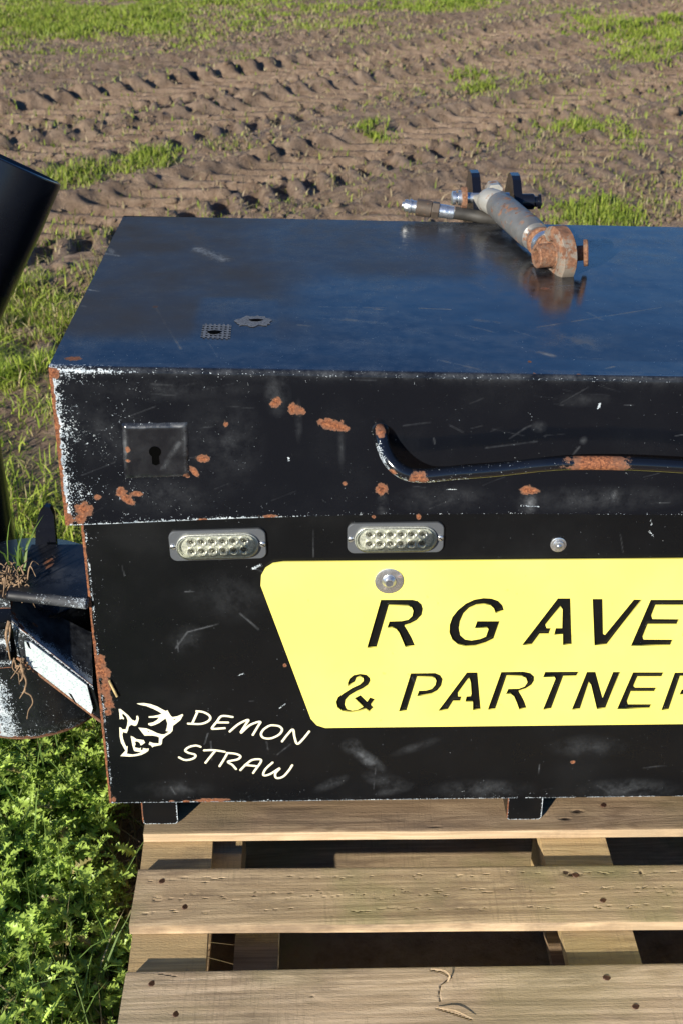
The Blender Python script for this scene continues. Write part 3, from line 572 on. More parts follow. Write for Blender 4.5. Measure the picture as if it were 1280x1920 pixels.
me = curve_mesh([EZ(e1), EZ(e1h), EZ(e1g), EZ(e2)], .0004); me.transform(Matrix.Translation((0, yv, 0)))
link('emblem', me, M['cream'], tb)['label'] = 'cream horned demon face emblem'
DZ = lambda l: [at(330+x/4.741, 1310+y/4.741, 1, yv) for x, y in l]
strokes = {'D': [[(185, 112), (240, 118), (290, 142), (308, 172), (285, 203), (220, 225), (110, 222)], [(190, 125), (150, 215)]],
 'E': [[(505, 163), (410, 155), (365, 205), (322, 262), (350, 268), (435, 262)], [(370, 212), (465, 212)]], 'M': [[(480, 292), (560, 225), (645, 188), (618, 235), (578, 305), (660, 235), (750, 205), (728, 250), (685, 322)]],
 'O': [[(880, 238), (835, 240), (780, 275), (758, 318), (785, 350), (850, 352), (920, 318), (945, 275), (918, 245), (870, 237)]], 'N': [[(945, 380), (1000, 310), (1042, 275), (1055, 340), (1080, 402), (1130, 360), (1185, 292)]],
 'S': [[(220, 428), (180, 417), (120, 430), (85, 460), (115, 482), (170, 497), (172, 520), (135, 540), (80, 545), (30, 522)]], 'T': [[(252, 460), (340, 458), (435, 472)], [(348, 468), (305, 520), (265, 570)]],
 'R': [[(460, 485), (425, 545), (390, 600)], [(455, 483), (530, 490), (575, 512), (550, 540), (465, 560), (505, 590), (535, 625)]], 'A': [[(575, 635), (625, 585), (680, 545), (750, 540), (755, 565), (720, 615), (688, 660)], [(615, 590), (722, 600)]],
 'W': [[(860, 568), (795, 630), (780, 680), (835, 672), (925, 618), (885, 665), (895, 705), (950, 695), (1000, 645), (1035, 592)]]}
words = {0: bmesh.new(), 1: bmesh.new()}
for ch, ls in strokes.items():
    bm = words[0 if ch in 'DEMON' else 1]
    for l in ls:
        m_ = tube(smooth_path(DZ(l), 6), .0017, 10, True, ((0, 1, 0), .2)); bm.from_mesh(m_)
        for q in (l[0], l[-1]):
            c = DZ([q])[0]; bm.from_mesh(lathe((c[0], c[1]+.0002, c[2]), (0, -1, 0), [(0, .0017), (.00035, .0016), (.0004, 0)], 14))
for k_, t_ in ((0, 'hand drawn cream word DEMON'), (1, 'hand drawn cream word STRAW')): link('lettering', bm_mesh('lt', words[k_]), M['cream'], tb)['label'] = t_

# ---- LED warning lamps
def stadium(hw, hh, n=10, r=None):
    r = r or hh; pts = []
    for cx, cz, a0 in ((hw-r, hh-r, 0), (-hw+r, hh-r, 90), (-hw+r, -hh+r, 180), (hw-r, -hh+r, 270)):
        for k in range(n+1): t = R_(a0+90*k/n); pts.append((cx+r*math.cos(t), cz+r*math.sin(t)))
    return pts
def loft(rings, cap0=True, cap1=True):
    bm = bmesh.new(); vv = [[bm.verts.new(p) for p in r] for r in rings]; n = len(rings[0])
    for a, b in zip(vv, vv[1:]):
        for k in range(n): bm.faces.new((a[k], a[(k+1) % n], b[(k+1) % n], b[k]))
    if cap0: bm.faces.new(vv[0][::-1])
    if cap1: bm.faces.new(vv[-1])
    return bm_mesh('loft', bm)
RG = lambda hw, hh, y, r=None: [(x, y, z) for x, z in stadium(hw, hh, 10, r)]
ring = lambda hw, hh, y: RG(hw, hh, y)
m_h = autosmooth(loft([RG(.064, .0225, 0, .010), RG(.064, .0225, -.0035, .010), RG(.063, .0215, -.0045, .009), RG(.0545, .0185, -.0045)] , True, True), 40)
m_bz = autosmooth(loft([ring(.0545, .0185, -.0044), ring(.0545, .0185, -.0085), ring(.0525, .0165, -.0098), ring(.051, .015, -.0095), ring(.050, .014, -.0052)], False, True), 40)
m_ln = autosmooth(loft([ring(.0538, .0178, -.0086), ring(.0535, .0175, -.0112), ring(.0505, .0145, -.0128)], False, True), 40)
m_cup = autosmooth(lathe((0, 0, 0), (0, -1, 0), [(0, .0064), (.0034, .0064), (.0038, .0060), (.0018, .0046), (.0006, .0028)], 18), 50)
m_led = lathe((0, 0, 0), (0, -1, 0), [(.0005, .0030), (.002, .0028), (.0034, .0019), (.0038, 0)], 14); m_led.shade_smooth()
m_scr = autosmooth(lathe((0, 0, 0), (0, -1, 0), [(0, .0046), (.0012, .0044), (.0022, .003), (.0024, 0)], 18), 50)
m_slot = box(-.0038, .0038, -.0030, -.0022, -.0005, .0005, 0)
first = {}
def lamp(px, py, tilt, x=None, label=None):
    c = at(px, py, 1, -.004); c[1] = -.0003
    if x is not None: c[0] = x
    h = link('warning_lamp', m_h if not first else m_h, [], tb, loc=c) if False else None
    h = bpy.data.objects.new('warning_lamp', m_h); COL.objects.link(h); h.parent = tb; h.location = Vector(c)-tb.location; h.rotation_euler = (0, R_(tilt), 0)
    if label: h['label'] = label
    def sub(nm, me, loc, rot=0):
        o = bpy.data.objects.new(nm, me); COL.objects.link(o); o.parent = h; o.location = loc; o.rotation_euler = (0, rot, 0); return o
    sub('reflector_bowl', m_bz, (0, 0, 0)); sub('lens', m_ln, (0, 0, 0))
    for i in range(6):
        for j in range(2): lx, lz = (i-2.5)*.0139, (j-.5)*.0139; sub('led_cup', m_cup, (lx, -.0053, lz)); sub('led', m_led, (lx, -.0053, lz))
    for k_ in (-1, 1): sub('screw', m_scr, (k_*.0592, -.0045, 0)); 
    for k_ in (-1, 1): sub('screw_slot', m_slot, (k_*.0592, -.0045, 0), R_(25*k_+15))
m_h.materials.append(M['lamp_grey']); m_bz.materials.append(M['bowl']); m_ln.materials.append(M['lens']); m_cup.materials.append(M['reflect']); m_led.materials.append(M['ledc']); m_scr.materials.append(M['zinc']); m_slot.materials.append(M['hole'])
lamp(408.5, 1022, -1.6); lamp(741, 1009, -.4); lamp(741, 1009, 0, x=.868)

# ---- left side arm: top plate, sloping wing with reflector, upright tube, drum, fin
def plate(corners, th, dirv, mat, name, parent, n=60, rustfn=None):
    "bilinear fine sheet front face + solid behind"
    c = [np.array(q, float) for q in corners]; u, v = np.meshgrid(np.linspace(0, 1, n), np.linspace(0, 1, n), indexing='ij')
    P = ((1-u)*(1-v))[..., None]*c[0]+(u*(1-v))[..., None]*c[1]+(u*v)[..., None]*c[2]+((1-u)*v)[..., None]*c[3]
    w_, ru, du = rustfn(u, v); d = np.array(dirv, float); d = d/np.linalg.norm(d)*th
    Q = (P+d).reshape(-1, 3)[[0, (n-1)*n, n*n-1, n-1]]
    V = np.r_[P.reshape(-1, 3), Q]; F = [list(f) for f in gridfaces(n, n)]
    k = n*n; cc = [0, (n-1)*n, n*n-1, n-1]
    F += [[cc[0], cc[1], k+1, k], [cc[1], cc[2], k+2, k+1], [cc[2], cc[3], k+3, k+2], [cc[3], cc[0], k, k+3], [k+3, k+2, k+1, k]]
    z4 = np.zeros(4)
    me = npmesh(name, V, np.array(F), dict(wear_sheen=np.r_[w_.ravel(), z4], rust=np.r_[enc(ru).ravel(), z4], dust=np.r_[du.ravel(), z4]))
    return link(name, me, mat, parent)
zpl = .535
tp_ = [at(15, 1106, 2, zpl), at(163, 1122, 2, zpl), at(157, 1021, 2, zpl), at(60, 1021, 2, zpl)]
tp_[1][0] = tp_[2][0] = -.001
plate(tp_, .006, (0, 0, -1), M['black'], 'side_plate', tb, 80, lambda u, v: (.12*vnoise(u, v, 5, 61)+.15*np.exp(-v/.05), ell(u, v, .36, .62, .06, .14)*1., .3*np.clip(ell(u, v, .62, .35, .35, .25), 0, 1)+.12*vnoise(u, v, 6, 62)))
# rolled front edge of the side plate
a, b = tp_[0], tp_[1]
rp = np.linspace(a+np.array([.0, 0, -.008]), b+np.array([0, 0, -.008]), 30)
tm = tube(rp, .0078, 20); x = np.array([v.co.x for v in tm.vertices]); t = (x-a[0])/(b[0]-a[0])
for k_, v_ in (('wear_sheen', .42*np.exp(-((t-.95)/.22)**2)+.3*np.exp(-((t-.45)/.1)**2)), ('rust', 0*x), ('dust', .55*np.exp(-((t-.9)/.35)**2))):
    at_ = tm.attributes.new(k_, 'FLOAT', 'POINT'); at_.data.foreach_set('value', v_.astype(np.float32))
link('rolled_edge', tm, M['rolled'], tb, smooth=True)
Ya, Yb = .085, .012
A_, B_, C_, D_, E_ = at(18, 1108, 1, Ya), at(85, 1119, 1, Ya), at(172, 1186, 1, Ya), at(174, 1285, 1, Yb), at(22, 1165, 1, Yb)
D_[0] = min(D_[0], -.002); C_[0] = min(C_[0], -.003)
def wingtop(u, v):
    ed = 1-v
    return (.95*np.exp(-((v)/.20)**1.3)*(.5+.5*vnoise(u, v, 8, 71))+.2*np.exp(-v/.15), np.maximum(np.maximum(ell(u, v, .06, .18, .035, .09), ell(u, v, .12, .1, .04, .05)), np.maximum(ell(u, v, .30, .42, .03, .03), np.maximum(.25-v/.02, ell(u, v, .04, .32, .03, .05)))), (.30+.2*vnoise(u, v, 5, 72)))  # even grey in the colour stands in for sky reflected by the wing top
wing = plate([E_, D_, C_, A_], .004, (0, .3, -1), M['black'], 'side_wing', tb, 90, wingtop)
G_, F_ = at(33, 1230, 1, Yb+.004), at(186, 1352, 1, Yb+.004); F_[0] = -.001
def wingfront(u, v):
    ed = np.minimum(np.minimum(u*2, 1-v), v); left = np.exp(-u/.16)
    return (.75*np.exp(-np.abs(1-v)/.10)+.55*np.exp(-v/.05)+.5*left*vnoise(u, v, 7, 73), np.maximum(.5-(1-v)/.035, .5-v/.03)*1., .3*left)
wf = plate([G_, F_, D_+np.array([0, -.0004, 0]), E_+np.array([0, -.0004, 0])], .004, (0, 1, 0), M['chipped'], 'wing_face', tb, 90, wingfront)
tube_m = tube(np.linspace(G_+np.array([0, -.001, -.002]), F_+np.array([0, -.001, -.002]), 20), .0025, 10)
link('wing_lip', tube_m, M['rusty'], wf, smooth=True)
rp = [at(*q, 1, Yb-.0015) for q in ((47, 1201), (60, 1203), (164, 1283), (175, 1326), (172, 1336), (52, 1242))]
link('reflector', prism(rp, (0, -.003, 0), .0006), M['reflector'], wf)
for px, py, dx_, dy_ in ((49, 1203, .003, -.011), (129, 1300, .008, -.018)):
    q = at(px, py, 1, Yb-.0055); link('crack', prism([q, q+np.array([.0035, 0, -.002]), q+np.array([dx_+.002, 0, dy_-.002]), q+np.array([dx_-.001, 0, dy_+.003])], (0, .0008, 0)), M['hole'], wf)
# fin behind
fp = [at(*q, 1, .17) for q in ((66, 1040), (68, 985), (74, 962), (84, 950), (94, 952), (101, 966), (107, 1035))]
link('fin', prism(fp, (0, .012, 0), .001), M['ear'], tb)
# bent upright tube
yt = .56
cp = [at(-55, 1150, 1, yt), at(-62, 1060, 1, yt), at(-78, 960, 1, yt), at(-95, 860, 1, yt), at(-114, 760, 1, yt), at(-119, 670, 1, yt), at(-100, 570, 1, yt+.005), at(-62, 478, 1, yt+.015), at(-22, 390, 1, yt+.03), at(14, 302, 1, yt+.05)]
cp = smooth_path(cp, 8); r_ = .0915
tm = tube(cp, r_, 48, False)
bm = bmesh.new(); bm.from_mesh(tm); bm.from_mesh(lathe(cp[-1], cp[-1]-cp[-2], [(0, r_), (.002, r_-.001), (.003, r_-.004), (-.01, r_-.006), (-.2, r_-.006)], 48))
bmesh.ops.remove_doubles(bm, verts=bm.verts, dist=1e-4)
ot = link('guard_tube', autosmooth(bm_mesh('gt', bm), 45), M['black'], tb)
# drum under the arm: short wide tube with a chipped lower rim
dc = Vector((-.135, .185, 0)); rd = .125; z0, z1 = .245, .45
nt, nz = 160, 70; th, zz = np.meshgrid(np.linspace(0, 2*math.pi, nt), np.linspace(0, 1, nz), indexing='ij')
sag = .03*np.cos(th-R_(200)); ZZ = z0+zz*(z1-z0)
rad_ = rd-.02*np.clip(.12-zz, 0, 1)**1.5*8
V = np.stack([dc.x+rad_*np.cos(th), dc.y+rad_*np.sin(th), ZZ], -1)
al = np.cos(th-R_(235)); al2 = np.cos(th-R_(300))
wr = .75*np.exp(-zz/.06)*(.3+.7*vnoise(th, zz, 6, 81))+.85*np.clip(ell(th, zz, 4.30, .30, .42, .5, .5), 0, 1)**.4*(.55+.6*vnoise(th*2, zz, 9, 82))  # first term rim wear, second a white sky reflection painted into the colour
ru_ = np.maximum(.55-zz/.035, 1.5*ell(th, zz, 4.15, .10, .30, .32))
du_ = .25*vnoise(th, zz, 8, 83)*np.exp(-zz/.3)
dr = link('drum', npmesh('drum', V.reshape(-1, 3), gridfaces(nt, nz), dict(wear_sheen=wr.ravel(), rust=enc(ru_).ravel(), dust=du_.ravel())), M['chipped'], tb, smooth=True)
link('rim', autosmooth(lathe((dc.x, dc.y, z0+.001), (0, 0, 1), [(.002, rd-.004), (-.002, rd-.006), (-.003, rd-.012), (.0, rd-.014), (.15, rd-.014)], 64), 40), M['rusty'], dr)
link('drum_top', autosmooth(lathe((dc.x, dc.y, z1-.001), (0, 0, 1), [(0, rd+.002), (.006, rd+.002), (.007, rd), (.0075, 0)], 64), 40), M['chipped'], dr)
# two worn flange bars at the left of the wing
for (q0, q1, yy, hh) in (((-60, 1125), (18, 1122), .03, .016), ((-60, 1243), (22, 1236), .03, .014), ((-60, 1185), (16, 1180), .05, .05)):
    a, b = at(*q0, 1, yy), at(*q1, 1, yy); n_ = 40
    plate([a-np.array([0, 0, hh]), b-np.array([0, 0, hh]), b, a], .05, (0, 1, 0), M['chipped'], 'flange_bar', tb, 40, lambda u, v: (.75*np.exp(-np.abs(v-.6)/.35)*(.3+.7*vnoise(u*3, v, 6, int(hh*1000))), .6-v/.14, .2+0*u))

# ---- headstock behind the lid: two ears and pins
def ear(x0, x1, y, name='bracket_ear', zt=.935):
    prof = [(0, -.16), (0, -.045), (.012, -.03), (.045, -.004), (.06, 0), (.085, 0), (.10, -.006), (.13, -.04), (.14, -.07), (.14, -.16)]
    o = link(name, prism([(x0, y+a, zt+b) for a, b in prof], (x1-x0, 0, 0), .002, 2), M['ear'], tb); return o
e1_ = at(872, 326, 1, .71); e2_ = at(903, 326, 1, .71)
ear(at(888, 350, 1, .70)[0], at(904, 350, 1, .70)[0], .695, zt=at(885, 323, 1, .76)[2])
ear(at(966, 350, 1, .70)[0], at(982, 350, 1, .70)[0], .695, zt=at(960, 328, 1, .76)[2])
pz = at(860, 372, 1, .715)
o = link('pivot_pin', autosmooth(lathe(at(845, 371, 1, .715), (1, .0, 0), [(-.001, 0), (0, .009), (.002, .0115), (.008, .0115), (.0085, .008), (.011, .008), (.0115, .0125), (.019, .0125), (.0195, .009), (.10, .009)], 28), 35), M['zinc'], tb)
link('washer', autosmooth(lathe(at(869, 371, 1, .715), (1, 0, 0), [(-.0045, .008), (-.0045, .019), (.004, .019)], 28), 35), M['rusty'], o)
a = at(983, 378, 1, .72)
o = link('pivot_bolt', autosmooth(lathe(a, (1, 0, 0), [(-.01, .0135), (.014, .0135), (.016, .012), (.016, .009), (.022, .009), (.023, .0125), (.027, .0125), (.028, .0), ], 24), 35), M['ear'], tb)
# hanging plate behind ears so they stand on the box's rear wall
link('headstock_beam', box(.45, .83, .690, .730, .60, .80, .003), M['ear'], tb)

# ============================================================ TOP LINK lying over the lid's rear edge
tlk = empty('top_link', (.64, .6, .87), 'worn grey steel top link with rusty ball end lying across the black lid', 'top link')
q0 = at(931, 382, 1, .675); q1 = at(1012, 452, 1, .475)
ax = Vector(q1-q0); Lk = ax.length
link('rod_tube', autosmooth(lathe(q0, ax, [(-.004, .012), (0, .020), (.012, .0235), (.03, .0235), (.034, .0245), (Lk*.80, .0245), (Lk*.82, .0235), (Lk*.9, .0228), (Lk*.92, .0175), (Lk*1.12, .0175)], 36), 30), M['grey_steel'], tlk)
u_ = ax.normalized()
cst = link('cast_fork', autosmooth(tube(smooth_path([Vector(q0)+u_*.004, Vector(q0)-Vector((.012, -.010, -.003)), Vector(at(906, 377, 1, .70)), Vector(at(887, 370, 1, .71))], 5), list(np.linspace(.0235, .0215, 5))+list(np.linspace(.0215, .017, 5))+list(np.linspace(.017, .006, 5))+[.004], 20), 60), M['cast'], tlk)
sp_ = at(925, 345, 1, .735)
link('fork_lug', prism([sp_+np.array(d) for d in ((-.016, 0, -.06), (-.015, 0, -.004), (-.010, 0, .005), (.005, 0, .006), (.011, 0, .0), (.019, 0, -.06))], (0, -.03, 0), .003), M['cast'], tlk)
link('thread_collar', autosmooth(lathe(Vector(q0)+u_*Lk*1.0, ax, [(-.004, .0215), (.002, .0235), (.006, .0235), (.008, .020), (.011, .021), (.013, .0195), (.016, .0208), (.018, .0195), (.021, .020), (.03, .017)], 30), 30), M['rusty'], tlk)
link('rubbed_band', autosmooth(lathe(Vector(q0)+u_*Lk*1.07, ax, [(0, .0212), (.012, .0212), (.012, .019)], 30), 30), M['zinc'], tlk)
ec = Vector(at(1046, 477, 1, .425)); eax = Vector((.95, .24, .0)).normalized()     # hole axis
ev = Vector(q1-q0).normalized(); ev = (ev-eax*ev.dot(eax)).normalized(); eu = eax.cross(ev)
def eye():
    bm = bmesh.new(); n = 56; rings = []
    for (hw, ri) in ((-.011, .022), (-.0135, .026), (-.0135, .037), (-.0095, .043), (.0095, .043), (.0135, .037), (.0135, .026), (.011, .022)):
        r = []
        for k in range(n):
            t = 2*math.pi*k/n; rr2 = ri*(1+.06*math.cos(t)**2*(ri > .03)); r.append(bm.verts.new(ec+eax*hw+(ev*math.cos(t)*rr2*1.02+eu*math.sin(t)*rr2)))
        rings.append(r)
    for a, b in zip(rings, rings[1:]+rings[:1]):
        for k in range(n): bm.faces.new((a[k], a[(k+1) % n], b[(k+1) % n], b[k]))
    return bm_mesh('eye', bm)
ey = link('ball_end', autosmooth(eye(), 50), M['halfrust'], tlk)
link('ball', lathe(ec-eax*.018, eax, [(0, .014)]+[(.018+.022*math.sin(R_(t)), max(.022*math.cos(R_(t)), .0)) for t in range(-50, 51, 10)]+[(.036, .014)], 30), M['rusty'], tlk, smooth=True)
link('bush', autosmooth(lathe(ec-eax*.012, -eax, [(0, .0185), (.024, .0185), (.0255, .017), (.0255, .0115), (.004, .0115), (.004, 0)], 32), 35), M['rusty'], tlk)
pax = (eax+Vector((0, -.42, .10))).normalized()
link('pin_head', autosmooth(lathe(ec+eax*.006, pax, [(0, .0115), (.032, .0115), (.0325, .0205), (.038, .0205), (.0395, .019), (.0395, 0)], 32), 35), M['rusty'], tlk)
# neck between tube and eye
link('neck', autosmooth(tube(smooth_path([Vector(q0)+u_*Lk*1.05, Vector(q0)+u_*Lk*1.12, ec-Vector(ev)*.028], 6), [.0165]*6+[.0175]*6+[.019], 24), 60), M['rusty'], tlk)
# ============================================================ HYDRAULIC HOSE end
hs = empty('hydraulic_hose', (.55, .68, .865), 'short black hydraulic hose with shiny steel quick coupling behind the rear edge of the lid', 'hose')
h0 = Vector(at(752, 384, 1, .705)); h1 = Vector(at(868, 402, 1, .695)); hx_ = h1-h0; hl = hx_.length
link('coupling', autosmooth(lathe(h0, hx_, [(0, 0), (.001, .005), (.004, .0062), (.005, .0096), (.011, .0108), (.0115, .0095), (.013, .0095), (.0135, .0122), (.017, .0122), (.0175, .0105), (.022, .0105), (.028, .011)], 28), 32), M['zinc'], hs)
link('sleeve', autosmooth(lathe(h0+hx_.normalized()*.025, hx_, [(0, .011), (.001, .0138), (.018, .0142), (.026, .0142), (.0265, .0125), (.028, .0125)], 28), 32), M['brownnut'], hs)
bm = bmesh.new()
link('hex_nut', autosmooth(lathe(h0+hx_.normalized()*.053, hx_, [(0, .010), (0, .0145), (.001, .0152), (.011, .0152), (.012, .0145), (.012, .009)], 6), 20), M['brownnut'], hs)
link('ferrule', autosmooth(lathe(h0+hx_.normalized()*.064, hx_, [(0, .0115), (.026, .0118), (.028, .0105), (.028, .009)], 28), 32), M['zinc'], hs)
hpth = smooth_path([h0+hx_.normalized()*.088, h1+Vector((.01, 0, -.001)), Vector(at(905, 408, 1, .69)), Vector(at(940, 416, 1, .69)), Vector((.68, .70, .83)), Vector((.70, .74, .72))], 8)
link('rubber_hose', tube(hpth, .0105, 20), M['rubber'], hs, smooth=True)

# ============================================================ PALLET
pal = empty('pallet', (.66, .0, 0), 'weathered wooden pallet of spaced planks under the black tool box, with fresh yellow sawn edges', 'pallet')
TH = .016
def board(xl, xr, yr_l, yr_r, yf_l, yf_r, z, th, mat, name='deck_board', marks=None, fine=True, mod=None, parent=None):
    "top sheet grid; yr rear edge y at left/right, yf front edge"
    if fine:
        n = int((min(xr, .86)-xl)/.002); U = np.concatenate([np.linspace(0, (min(xr, .86)-xl)/(xr-xl), n), np.linspace((min(xr, .86)-xl)/(xr-xl), 1, 20)[1:]] if xr > .86 else [np.linspace(0, 1, n)]); m = 60
    else: U = np.linspace(0, 1, 40); m = 8
    u, v = np.meshgrid(U, np.linspace(0, 1, m), indexing='ij')
    X = xl+(xr-xl)*u; yf = yf_l+(yf_r-yf_l)*u; yr = yr_l+(yr_r-yr_l)*u; sd_ = abs(hash_(xl+yf_l))
    wob = .0016*(vnoise(X, X*0, 6, sd_)-.5); Yb_ = yf+(yr-yf)*v+wob
    Z = z+.0014*(vnoise(X, Yb_, 5, sd_+1)-.5)-.0012*(np.exp(-v/.02)+np.exp(-(1-v)/.02))
    dark = np.zeros(X.shape); light = np.zeros(X.shape)
    if marks: dark, light, Z = marks(X, Yb_, u, v, dark, light, Z)
    Vt = np.stack([X, Yb_, Z], -1); N, Mv = X.shape
    F = list(gridfaces(N, Mv)); V = Vt.reshape(-1, 3); mats = [0]*len(F)
    # front and rear edge strips, end caps, bottom
    def strip(idx, flip):
        nonlocal V, F, mats
        base = len(V); P = V[idx].copy(); P2 = P.copy(); P2[:, 2] = z-th; V = np.r_[V, P, P2]; k = len(idx)
        for i in range(k-1):
            f = [base+i, base+i+1, base+k+i+1, base+k+i]; F.append(f if flip else f[::-1]); mats.append(1)
    ids = np.arange(N*Mv).reshape(N, Mv)
    strip(ids[:, 0], False); strip(ids[:, -1], True); strip(ids[0], True); strip(ids[-1], False)
    b0 = len(V); V = np.r_[V, [[xl, yf_l, z-th], [xr, yf_r, z-th], [xr, yr_r, z-th], [xl, yr_l, z-th]]]; F.append([b0, b0+3, b0+2, b0+1]); mats.append(1)
    nv = len(V); d_ = np.zeros(nv); l_ = np.zeros(nv); d_[:N*Mv] = dark.ravel(); l_[:N*Mv] = light.ravel()
    me = npmesh(name, V, np.array(F), dict(dark=d_, light=l_), mats)
    return link(name, me, [mat, M['fresh']], parent or pal, smooth=False)
def hash_(x): return int(abs(x)*9973) % 89+1
_br = np.random.default_rng(5)
def marks_rows(X, Y, u, v, dark, light, Z):
    for vv_ in (.20, .44, .52, .80):
        for k in range(38):
            x = _br.uniform(.07, .85); y_ = vv_+_br.normal(0, .022); l = _br.uniform(.003, .011)
            yc = Y[0, 0]+(Y[0, -1]-Y[0, 0])*y_
            e = np.maximum(np.abs(X-x)/(l/2), np.abs(Y-yc-(X-x)*0)/.0016)
            hit = _br.random() < .6
            m = np.clip(1.3-e, 0, 1)
            if hit: light = np.maximum(light, .75*m)
            dark = np.maximum(dark, .65*np.clip(1.3-np.maximum(np.abs(X-x)/(l/2), np.abs(Y-yc-.002)/.0009), 0, 1)); Z = Z-.0004*m
    return dark, light, Z
def knots(lst, extra=None):
    def f(X, Y, u, v, dark, light, Z):
        for (px, py, rx, ry, k) in lst:
            p = at(px, py, 2, ZP); dark = np.maximum(dark, k*np.clip(ell(X, Y, p[0], p[1], rx, ry)+.3, 0, 1)); 
        if extra: dark, light, Z = extra(X, Y, u, v, dark, light, Z)
        return dark, light, Z
    return f
def gz(px, py, z=ZP): return at(px, py, 2, z)
# deck boards, front edges measured at two points and extended to x = 1.26
def rowy(pl, pr):
    a, b = gz(*pl), gz(*pr); s = (b[1]-a[1])/(b[0]-a[0]); return a[0], a[1], a[1]+s*(1.26-a[0])
def crack(X, Y, u, v, dark, light, Z):
    for pts in ([(806, 1818), (828, 1822), (845, 1832), (826, 1846), (822, 1865), (824, 1876)], [(818, 1890), (850, 1900), (884, 1912)], [(300, 1625+200), (330, 1830)]):
        for p, q in zip(pts, pts[1:]): a, b = gz(*p), gz(*q); dark = np.maximum(dark, .8*np.clip(seg(X, Y, a[:2], b[:2], .0012)+.3, 0, 1)); light = np.maximum(light, .55*np.clip(seg(X, Y, a[:2]-np.array([0, .002]), b[:2]-np.array([0, .002]), .0014)+.2, 0, 1))
    return dark, light, Z
xl1, y1f, y1fr = rowy((269, 1563), (1280, 1553)); xl2, y2r, y2rr = rowy((260, 1629), (1280, 1620)); _, y2f, y2fr = rowy((249, 1735), (1280, 1727)); xl3, y3r, y3rr = rowy((237, 1822), (1280, 1805))
d1 = board(xl1, 1.26, y1f+.098, y1fr+.098, y1f, y1fr, ZP, TH, M['wood0'], marks=knots([(1081, 1521, .010, .004, .9), (1058, 1535, .009, .003, .9), (560, 1513, .05, .006, .34), (815, 1550, .012, .002, .6), (700, 1530, .09, .012, .2), (420, 1535, .06, .01, .22)]))
d2 = board(xl2, 1.262, y2r, y2rr, y2f, y2fr, ZP, TH, M['wood1'], marks=knots([(1075, 1640, .014, .004, .9), (470, 1668, .10, .02, .25), (720, 1676, .05, .012, .34), (760, 1672, .012, .005, .5), (560, 1690, .12, .015, .2), (900, 1700, .09, .01, .2), (430, 1725, .05, .008, .3), (1060, 1636, .008, .006, .7), (1200, 1636, .003, .006, .7)], marks_rows))
d3 = board(xl3, 1.258, y3r, y3rr, y3r-.118, y3rr-.118, ZP, TH, M['wood2'], marks=knots([(300, 1832, .02, .01, .3), (590, 1875, .012, .006, .35), (585, 1868, .004, .003, .6), (480, 1860, .09, .012, .22), (1000, 1870, .12, .012, .2), (330, 1890, .03, .02, .25)], crack))
d4 = board(.064, 1.26, -.445, -.452, -.545, -.55, ZP, TH, M['wood1'])
for i, (a, b) in enumerate(((.145, .245), (.31, .41), (.46, .56))): board(.05, 1.26, b, b, a, a, ZP, TH, M['wood0'], fine=False)
# bearers under the deck (three), blocks, bottom boards
zb1 = ZP-TH-.0005
bz = lambda px, py: at(px, py, 2, zb1)
for (xa, xb, za) in ((gz(262, 1600)[0]+.001, bz(398, 1600)[0], 0), (bz(1011, 1571)[0], bz(1150, 1618)[0]-.002, 0), (1.165, 1.255, 0)):
    P = [(xa, -.54, zb1-.02), (xb, -.54, zb1-.02), (xb-.012 if za else xb, .55, zb1-.02), (xa, .55, zb1-.02), (xa, -.54, zb1), (xb, -.54, zb1), (xb, .55, zb1), (xa, .55, zb1)]
    P = [(x-(.004 if xa < .1 else 0)*(y+.3)*-1*0-(.03*(y+.05) if xa < .1 else 0), y, z) for x, y, z in P]
    link('bearer', hexa(P, .0012), M['bearer'], pal)
    for yb_ in (-.535, -.09 if xa > .3 else -.06, .41):
        link('block', box(xa+.004-(.03*yb_ if xa < .1 else 0), xb+((.042 if yb_ > -.2 else .008) if xa < .1 else -.004), yb_, yb_+.135, .004, zb1-.0205, .0015), M['bearer'], pal)
for (y0_, y1_) in ((-.535, -.44), (.0, .105), (.44, .54)): link('bottom_board', box(.05, 1.26, y0_, y1_, -.012, .0035, .0012), M['wood1'], pal)
for x0_ in (.05, .64, 1.16): link('bottom_board', box(x0_+.006, x0_+.10, -.4395, -.0005, -.012, .003, .0012), M['wood0'], pal)
link('bottom_board', box(.187, .25, -.4395, -.0005, .005, .02, .0012), M['wood1'], pal)
# nails
nm_ = autosmooth(lathe((0, 0, 0), (0, 0, 1), [(-.002, .0030), (.0004, .0042), (.0012, .0036), (.0012, 0)], 9), 40); nm_.materials.append(M['nail'])
for b_, pts in ((d2, [(305, 1652), (348, 1700), (1079, 1642), (1131, 1689)]), (d3, [(286, 1844), (331, 1901), (1137, 1834), (1192, 1888)]), (d1, [(1131, 1510)])):
    for q in pts:
        p = gz(*q); o = bpy.data.objects.new('nail', nm_); COL.objects.link(o); o.parent = b_; o.location = Vector((p[0], p[1], ZP-.0004))-root_loc(b_); o.rotation_euler = (.15, .2, p[0]*9); o.scale = (1.5, 1.0, 1)
# lifted splinters on the front board
for pts in ([(808, 1818), (830, 1824), (842, 1832), (836, 1842), (824, 1850)], [(818, 1891), (850, 1899), (884, 1913)]):
    pp = [gz(*q)+np.array([0, 0, .0015+.004*math.sin(i*1.3)]) for i, q in enumerate(pts)]
    link('splinter', tube(smooth_path(pp, 4), [.0006+.0008*math.sin(math.pi*i/(4*(len(pts)-1))) for i in range(4*(len(pts)-1)+1)], 8, True, ((0, 0, 1), .4)), M['fresh'], d3)

